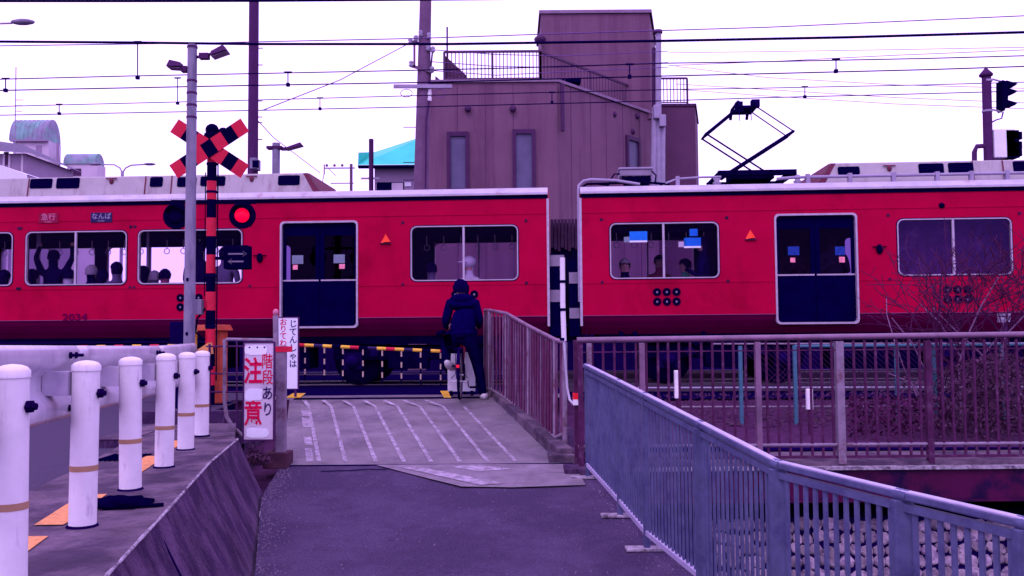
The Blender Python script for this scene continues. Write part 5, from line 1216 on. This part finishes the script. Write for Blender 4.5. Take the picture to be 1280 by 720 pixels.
ob('window',MB().box((B2(45,190).x,D-.04,B2(45,195).z),(B2(52,190).x,D,B2(45,182).z)),M['greyw'],dm)
ob('drain_pipe',MB().tube([(B2(73,178).x,D-.1,z1-.2),(B2(73,178).x,D-.1,0)],.1,6),M['greyw'],dm)
d2=thing('domed_building','smaller pale building with a lower vaulted roof right of the tall domed one','building')
z1=B2(97,202).z; ob('wall',MB().box((B2(76,200).x,D+1,-.14),(B2(114,200).x,D+2.5,z1)),M['pale'],d2); ob('vault_roof',vault(B2(72,190).x,B2(112,190).x,D+.9,D+2.6,z1,B2(97,187).z-z1),M['dome'],d2)
ob('window',MB().box((B2(80,200).x,D+.95,B2(80,217).z),(B2(94,200).x,D+1,B2(80,208).z)),M['bframe'],d2)
hs=thing('tiled_house','house with grey hipped tile roof cut by the left edge','house'); Dh=55.
q=lambda px,py: P(px,py,Dh)
ob('wall',MB().box((q(-40,200).x,Dh,-.14),(q(32,200).x,Dh+6,q(20,192).z)),M['greyw'],hs)
e0,e1,rz_=q(42,193),q(-60,185),q(-10,168).z
ob('roof',MB().add([(e0.x,Dh-.5,e0.z),(e1.x,Dh-.5,e0.z+.3),(e1.x,Dh+3,q(-10,160).z),(q(-5,170).x,Dh+3,q(-5,168).z),(e0.x,Dh+6.5,e0.z)],[(0,1,2,3),(0,3,4)]),M['tile'],hs)
for px in (5,12,28): ob('wall_pipe',MB().box((q(px,200).x-.05,Dh-.06,0),(q(px+1.5,200).x,Dh,q(px,192).z)),M['pale'],hs)
ob('window',MB().box((q(5,200).x,Dh-.05,q(5,206).z),(q(11,200).x,Dh,q(5,190).z)),M['bframe'],hs)
wr=thing('white_roofed_shed','low building with a white sloping roof at the left edge above the train','shed'); q2=lambda px,py: P(px,py,40.)
ob('roof',MB().add([q2(-60,195),q2(-10,203),q2(34,218),q2(34,240),q2(-60,240)]+[q2(-60,195)+V((0,4,0)),q2(-10,203)+V((0,4,0)),q2(34,218)+V((0,4,0))],[(0,1,2,3,4),(0,1,6,5),(1,2,7,6)]),M['signp'],wr)
th=thing('teal_roofed_building','low building with a bright teal pyramid roof left of the brown building','building'); Dz=45.
q=lambda px,py,dy=0: P(px,py,Dz+dy)
zE=q(500,209).z
ob('wall',MB().box((q(468,220).x,Dz,-.14),(q(545,220).x,Dz+6,zE)),M['greyw'],th)
ob('roof',MB().add([(q(450,209).x,Dz-.6,zE+.02),(q(560,209).x,Dz-.6,zE+.02),tuple(q(542,166,3)),tuple(q(468,190,3)),tuple(q(450,192,3)),(q(450,193).x,Dz-.5,q(450,193).z)],[(0,1,2,3),(0,3,4,5)]),M['teal'],th)
ob('eave',MB().box((q(450,209).x,Dz-.65,zE-.12),(q(560,209).x,Dz-.3,zE)),M['navy'],th)
ob('dark_opening',MB().box((q(471,230).x,Dz-.05,0),(q(505,230).x,Dz,q(480,228).z)),M['navy'],th); ob('panel',MB().box((q(490,230).x,Dz-.1,0),(q(504,230).x,Dz-.05,q(490,229).z)),M['pale'],th)
ob('window',MB().box((q(506,230).x,Dz-.05,q(506,233).z),(q(514,230).x,Dz,q(506,228).z)),M['signp'],th)
# small poles near teal building
def spole(name,label,px,py0,d,r,extra=None,m='dpole'):
    p=P(px,py0,d); t=thing(name,label,'pole',(p.x,d,-.14)); ob('pole',MB().tube([(0,0,0),(0,0,p.z+.14)],r,10),M[m],t)
    return t,p
t,p=spole('steel_post','dark grey post standing before the teal roofed building',464,174,30.,.085)
ob('crossarm',MB().bar((-.35,0,P(464,223,30.).z+.14),(.28,0,P(464,223,30.).z+.14),.05,.06),M['pipe'],t)
t,p=spole('track_mast','small distant mast with a lattice arm between lamp and teal roof',439,205,34.,.06,m='cpole')
zz=P(439,210,34.).z+.14; zz2=P(439,229,34.).z+.14
ob('lattice_arm',MB().bar((-1.05,0,zz),(.15,0,zz),.05,.05).bar((-.8,0,zz2),(.1,0,zz2),.04,.04).bar((-.9,0,zz),(-.6,0,zz-.3),.03,.03).bar((-1.05,0,zz+.15),(-1.05,0,zz-.25),.04,.04).bar((-1.05,0,zz-.2),(-1.15,0,zz2-.1),.03,.03),M['pipe'],t)
for k in range(3): ob('insulator',MB().lathe((-.95+k*.3,0,zz+.06),[(.04,0),(.06,.04),(.03,.1)],8),M['cpole'],t)
# street lamps
t=thing('street_lamp','double headed street lamp seen over the train roof at left','street lamp',(P(153,217,45.).x,45.,-.14)); q=lambda px,py:(P(px,py,45.).x-t.location.x,0,P(px,py,45.).z+.14)
ob('pole',MB().tube([(0,0,0),q(153,214)],.08,8),M['pipe'],t); ob('arm',MB().tube([q(153,216),q(150,210),q(143,206),q(127,205.5)],.04,6),M['pipe'],t); ob('arm',MB().tube([q(153,216),q(157,210),q(164,206.5),q(180,205.5)],.04,6),M['pipe'],t)
for a_,b_ in ((111,127),(179,195)): A=V(q(a_,205)); B=V(q(b_,205.5)); ob('lamp_head',MB().ball((A+B)/2,1,((B-A).length/2,.16,.07),10,6),M['pole'],t)
t=thing('street_lamp','single street lamp head reaching in from the left edge of the photo','street lamp',(P(-60,40,20.).x,20.,-.14)); q=lambda px,py:(P(px,py,20.).x-t.location.x,0,P(px,py,20.).z+.14)
ob('pole',MB().tube([(0,0,0),q(-60,45)],.07,8),M['pipe'],t); ob('arm',MB().tube([q(-60,45),q(-50,33),q(-20,30),q(15,29)],.022,8),M['pipe'],t)
A=V(q(13,28)); B=V(q(44,27)); ob('lamp_head',MB().ball((A+B)/2,1,((B-A).length/2,.11,.07),12,6),M['pole'],t)
t=thing('tv_antenna','thin roof antenna mast above the left domed building','antenna',(P(20,200,60.).x,60.,-.14)); q=lambda px,py:(P(px,py,60.).x-t.location.x,0,P(px,py,60.).z+.14)
ob('mast',MB().tube([(0,0,0),q(20,84)],.035,5),M['pipe'],t)
for py,w_ in ((125,6),(132,5),(139,4)): a=V(q(24,py)); ob('element',MB().tube([a-V((w_*.03,0,0)),a+V((w_*.05,0,0))],.025,4).tube([V(q(20,py)),a],.02,4),M['wirel'],t)
# ------------------------------------------------------------------ railway signal at right
D=17.8; x=P(1236,200,D).x
rs=thing('railway_signal','dark railway signal mast with two signal heads at the right edge','railway signal',(x,D,-.14)); q=lambda px,py,y=0:(P(px,py,D+y).x-x,y,P(px,py,D+y).z+.14)
ob('mast',MB().tube([q(1237,260),q(1233,97)],.09,14),M['dpole'],rs); ob('finial',MB().lathe(q(1232.5,95),[(.09,-.02),(.13,.0),(.13,.04),(.05,.13),(0,.2)],12),M['dpole'],rs)
ob('bent_pipe',MB().tube([q(1218,230),q(1218,190),q(1221,183),q(1236,182)],.05,8),M['dpole'],rs)
for py in (101,139): ob('bracket',MB().tube([q(1234,py),q(1241,py-2),q(1252,py+1)],.02,6).lathe(q(1234,py),[(.10,-.02),(.10,.02)],12),M['pipe'],rs)
h1=ob('signal_head',MB().prism([(q(1249,102)[0],q(1249,102)[2]),(q(1257,104)[0],q(1257,104)[2]),(q(1256,130)[0],q(1256,130)[2]),(q(1252,140)[0],q(1252,140)[2]),(q(1249,137)[0],q(1249,137)[2])],-.12,.12),M['xblack'],rs)
for py in (106,115,130):
    a,b,c=q(1255,py-4),q(1269,py),q(1255,py+5); ob('visor',MB().prism([(a[0],a[2]),(b[0],b[2]),(b[0]-.06,b[2]-.05),(c[0],c[2])],-.1,.1),M['xblack'],h1)
ob('white_case',MB().box(q(1244,197,-.1),q(1259,165,.2)),M['signp'],rs,.02)
h2=ob('signal_head',MB().box(q(1259,197,-.1),q(1265,166,.15)),M['xblack'],rs)
for py in (170,182,191): ob('visor',MB().box(q(1264,py+4,-.1),q(1271,py-3,.1)),M['xblack'],h2,.01)
ob('cable',MB().tube([q(1236,155),q(1245,150),q(1252,148),q(1254,140)],.016,6),M['wirel'],rs)
# ------------------------------------------------------------------ signs on the left
# near sign: 注意 階段あり
D=8.75
a=P(303.5,551,D); b=P(344,427,D); W_=b.x-a.x; Hh=b.z-a.z
s1=thing('caution_sign','tall white board with large red characters and worn patches','sign',((a.x+b.x)/2,D,a.z))
ob('panel',MB().box((-W_/2+.012,-.008,.012),(W_/2-.012,.008,Hh-.012)),M['signw'],s1)
ob('sign_frame',ring([(-W_/2,0),(W_/2,0),(W_/2,Hh),(-W_/2,Hh)],[(-W_/2+.014,.014),(W_/2-.014,.014),(W_/2-.014,Hh-.014),(-W_/2+.014,Hh-.014)],-.016,.012),M['dpole'],s1)
zz=lambda py:(551-py)/(551-427)*Hh; xx=lambda px:(px-324)/40.5*W_
put_text('注',.20,M['ink_red'],s1,(xx(316.5),-.0105,zz(466)),bold=.005,sx=.93,sz=1.36); put_text('意',.20,M['ink_red'],s1,(xx(317),-.0105,zz(519)),bold=.004,sx=.93,sz=1.36)
put_text('階',.115,M['ink_red'],s1,(xx(334.5),-.0105,zz(453)),bold=.0008,sz=1.35); put_text('段',.115,M['ink_red'],s1,(xx(335),-.0105,zz(473)),bold=.0008,sz=1.35)
put_text('あ',.115,M['ink'],s1,(xx(335),-.0105,zz(493)),bold=.0012,sz=1.25); put_text('り',.115,M['ink'],s1,(xx(335.5),-.0105,zz(513)),bold=.0012,sz=1.3)
random.seed(4)
for x0_,x1_,y0_,y1_ in ((306,336,431,444),(306,329,486,501),(308,338,535,547)):
    n=14; pol=[]
    for k in range(n): t=2*math.pi*k/n; cx,cz=(xx(x0_)+xx(x1_))/2,(zz(y0_)+zz(y1_))/2; rx,rz=abs(xx(x1_)-xx(x0_))/2,abs(zz(y1_)-zz(y0_))/2; jj=random.uniform(.85,1.08); pol.append((cx+rx*jj*math.copysign(abs(math.cos(t))**.5,math.cos(t)),cz+rz*jj*math.copysign(abs(math.sin(t))**.5,math.sin(t))))
    ob('paper_patch',MB().prism(pol,-.0125,-.007),M['signp'],s1)
for k in (312,322,331): ob('screw',MB().lathe((xx(k),-.0135,zz(434)),[(0,-.002),(.009,-.002),(.009,.004)],8,'y',False),M['ink'],s1)
# its post
p=P(351,577,9.0); sp1=thing('sign_post','grey square post with pink knob beside the caution sign','post',(p.x,9.0,p.z))
hh=P(345,388,9.0).z-p.z
ob('post',MB().box((-.045,-.04,0),(.05,.04,P(350,432,9.0).z-p.z)),M['rpost'],sp1,.006)
ob('upper_post',MB().tube([(-.05,0,hh*.5),(-.06,0,hh-.05)],.028,10),M['rpost'],sp1); ob('knob',MB().ball((-.06,0,hh-.02),.03,(1,1,1.2),10,6),M['knob'],sp1)
ob('red_band',MB().box((-.05,-.046,P(350,440,9.0).z-p.z),(.12,-.03,P(350,433,9.0).z-p.z)),M['xred'],sp1)
ob('concrete_foot',MB().box((-.16,-.1,-.06),(.09,.15,.10)),M['brick'],sp1,.01)
# far sign
D=11.9
a=P(345.5,487,D); b=P(374,396,D); W_=b.x-a.x; Hh=b.z-a.z
s2=thing('cyclist_sign','narrow white board with vertical red and navy kana at the ramp top','sign',((a.x+b.x)/2,D,a.z))
ob('panel',MB().box((-W_/2+.01,-.008,.01),(W_/2-.01,.008,Hh-.01)),M['signp'],s2); ob('sign_frame',ring([(-W_/2,0),(W_/2,0),(W_/2,Hh),(-W_/2,Hh)],[(-W_/2+.016,.012),(W_/2-.016,.012),(W_/2-.016,Hh-.012),(-W_/2+.016,Hh-.012)],-.014,.012),M['dpole'],s2)
ob('leg',MB().box((-.12,-.01,-.1),(-.09,.01,0)),M['dpole'],s2); ob('leg',MB().box((.09,-.01,-.1),(.12,.01,0)),M['dpole'],s2)
st1='じてんしゃは'; st2='おりてわたりましょう'
for k,ch in enumerate(st1): put_text(ch,.115,M['ink'],s2,(W_*.24,-.0095,Hh-.10-k*.108),bold=.0012,sx=.95)
for k,ch in enumerate(st2): put_text(ch,.105,M['ink_red'],s2,(-W_*.2,-.0095,Hh-.075-k*.094),bold=.0012,sx=.95)
# dark fence by the caution sign
D=9.25
fn=thing('gate_fence','thin dark steel fence between the guard posts and the caution sign','fence')
def Q(px,py): return P(px,py,D)
ob('top_rail',MB().tube([Q(279,428),Q(284,424),Q(346,425)],.017,8),M['rpost'],fn)
ob('post',MB().tube([Q(281,424),Q(280.5,500),Q(283,520),Q(290,532),Q(303,545)],.02,8),M['rpost'],fn)
for px in (296,310,325,338): ob('bar',MB().tube([Q(px,425),Q(px,545)],.009,6),M['dpole'],fn)
for py in (433,467,490): ob('cross_rail',MB().tube([Q(258,py),Q(346,py)],.009,6),M['dpole'],fn)
ob('left_post',MB().tube([Q(262,430),Q(262,520)],.012,6),M['dpole'],fn)
# steps
for k in range(4):
    st(ob('step',MB().box((-3.7,9.3+k*.5,-.75),(-2.75 if k<1 else -3.05,9.8+k*.5,-.42+k*.1)),M['concwall'],bev=.01))
st(ob('low_wall',MB().box((-4.2,9.9,-.5),(-3.05,10.05,.05)),M['concwall']))
# plants in the pit
def leaves(name,label,cat,region,n,size,m,kind=None):
    mb=MB()
    for _ in range(n):
        c=region(); a=V((random.gauss(0,1),random.gauss(0,1),random.gauss(0,1))).normalized(); b=a.orthogonal().normalized(); c2=a.cross(b); s=size*random.uniform(.5,1.3)
        mb.quad(c-b*s*.5,c+c2*s*.3,c+b*s*.6,c-c2*s*.3)
    o=tag(ob(name,mb,M[m]),label,cat)
    if kind: o['kind']=kind
    return o
random.seed(21)
def r1():
    p=P(random.gauss(321,7),580-abs(random.gauss(0,7)),8.3+random.uniform(0,.6)); p.z=max(p.z,-.6); return p
leaves('weed_plant','dark leafy weeds growing under the caution sign','plant',r1,500,.05,'leaf','stuff')
def r2():
    k=random.random(); px=1235+random.gauss(0,38); return P(px,random.uniform(440,560)+abs(px-1250)*.25,random.uniform(9.9,11.8))
leaves('ivy_shrub','dark ivy covered shrub behind the right end of the bridge fence','shrub',r2,9000,.045,'leaf')
def r3(): return P(random.uniform(1060,1180),random.uniform(495,560),random.uniform(10,11.6))
leaves('ground_weeds','dry dark weeds on the bank behind the bridge fence','weeds',r3,1500,.06,'bark','stuff')
# bare tree
random.seed(8)
bt2=thing('bare_tree','leafless thin shrub with tangled branches in front of the right car window','bare tree',(P(1225,500,11.).x,11.,-.3))
TW=MB(); TK=MB()
def grow(p,d,r,L,lv,mbs):
    pts=[p]; rr=[r]; n=5
    for i in range(n):
        d=(d+V((random.gauss(0,.27),random.gauss(0,.15),random.gauss(.02,.14)))).normalized(); p=p+d*L/n; pts.append(p); rr.append(r*(1-.55*(i+1)/n))
        if p.z>2.3+random.uniform(-.5,.35) or p.x<-.85+random.uniform(-.25,.1): break
        if lv<3 and i>0 and random.random()<.88:
            dd=(d+V((random.gauss(0,.7),random.gauss(0,.4),random.gauss(.05,.45)))).normalized(); grow(p,dd,rr[-1]*.65,L*random.uniform(.5,.8),lv+1,mbs)
    if len(pts)<2: return
    (TK if (lv<1 or r>.0105) and random.random()<.4 else TW).tube(pts,[max(q,.0045) for q in rr],5 if lv<2 else 4)
for k in range(18): grow(V((random.uniform(-.5,.8),random.uniform(-.2,.3),0)),V((random.uniform(-.75,.7),random.uniform(-.1,.1),1)).normalized(),random.choice([.012,.017]),random.uniform(1.4,2.2),0,None)
ob('trunk',TK,M['barkl'],bt2); ob('twigs',TW,M['bark'],bt2)
# turquoise fence and marker posts beyond the brown fence
D=11.3
tf=thing('turquoise_fence','weathered turquoise wire fence between the bridge and the track','fence')
zt=P(1100,432,D).z
xs_=[P(px,430,D).x for px in (925,993,1120,1167,1252,1330)]
for x in xs_: ob('post',MB().box((x-.022,D-.02,-.35),(x+.022,D+.02,zt+.01)),M['turq'],tf)
ob('top_rail',MB().tube([(xs_[1],D,zt),(xs_[-1],D,zt)],.02,8),M['turq'],tf)
wm=MB(); zb0=-.1
k=xs_[0]
while k<xs_[-1]:
    wm.bar((k,D,zb0),(min(k+.5,xs_[-1]),D,min(zb0+.5*1.0,zt)) if True else None,.004,.004); wm.bar((k,D,zt),(min(k+.5,xs_[-1]),D,zt-.5),.004,.004); k+=.07
ob('wire_mesh',wm,M['dpole'],tf)['kind']='stuff'
for px,y0_,y1_,lab in ((847,463,498,'short white marker stake behind the fence, left one'),(1012,486,512,'short white marker stake behind the fence, below the door'),):
    a=P(px,y1_,10.6); b=P(px,y0_,10.6); t=thing('marker_stake',lab,'marker stake',(a.x,10.6,-.33)); ob('stake',MB().box((-.02,-.012,0),(.02,.012,a.z+.33)),M['bfence'],t); ob('white_top',MB().box((-.036,-.03,a.z+.33),(.036,.03,b.z+.33)),M['reflW'],t,.008)
for i,(x0_,x1_,py,d) in enumerate(((740,1290,485,12.6),(735,1285,509,11.6),(890,1290,430,12.9))):
    A=P(x0_,py,d); B=P(x1_,py-1,d); t=tag(ob('trackside_pipe',MB().tube([A,B],.014,6),M['rpost'] if i else M['pipe']),['upper pale trackside pipe beyond the bridge fence','lower pale trackside pipe beyond the bridge fence','thin cable pipe running under the train side'][i],'pipe','pipes running beside the track')
    A.z=0
p=P(1255,396,12.2); t=thing('relay_box','small pale box on a post in front of the right car','relay box',(p.x,12.2,-.2)); ob('case',MB().box((-.07,-.05,p.z+.12),(.07,.05,p.z+.25)),M['pipe'],t,.005); ob('post',MB().box((-.03,-.03,0),(.03,.03,p.z+.12)),M['dpole'],t)
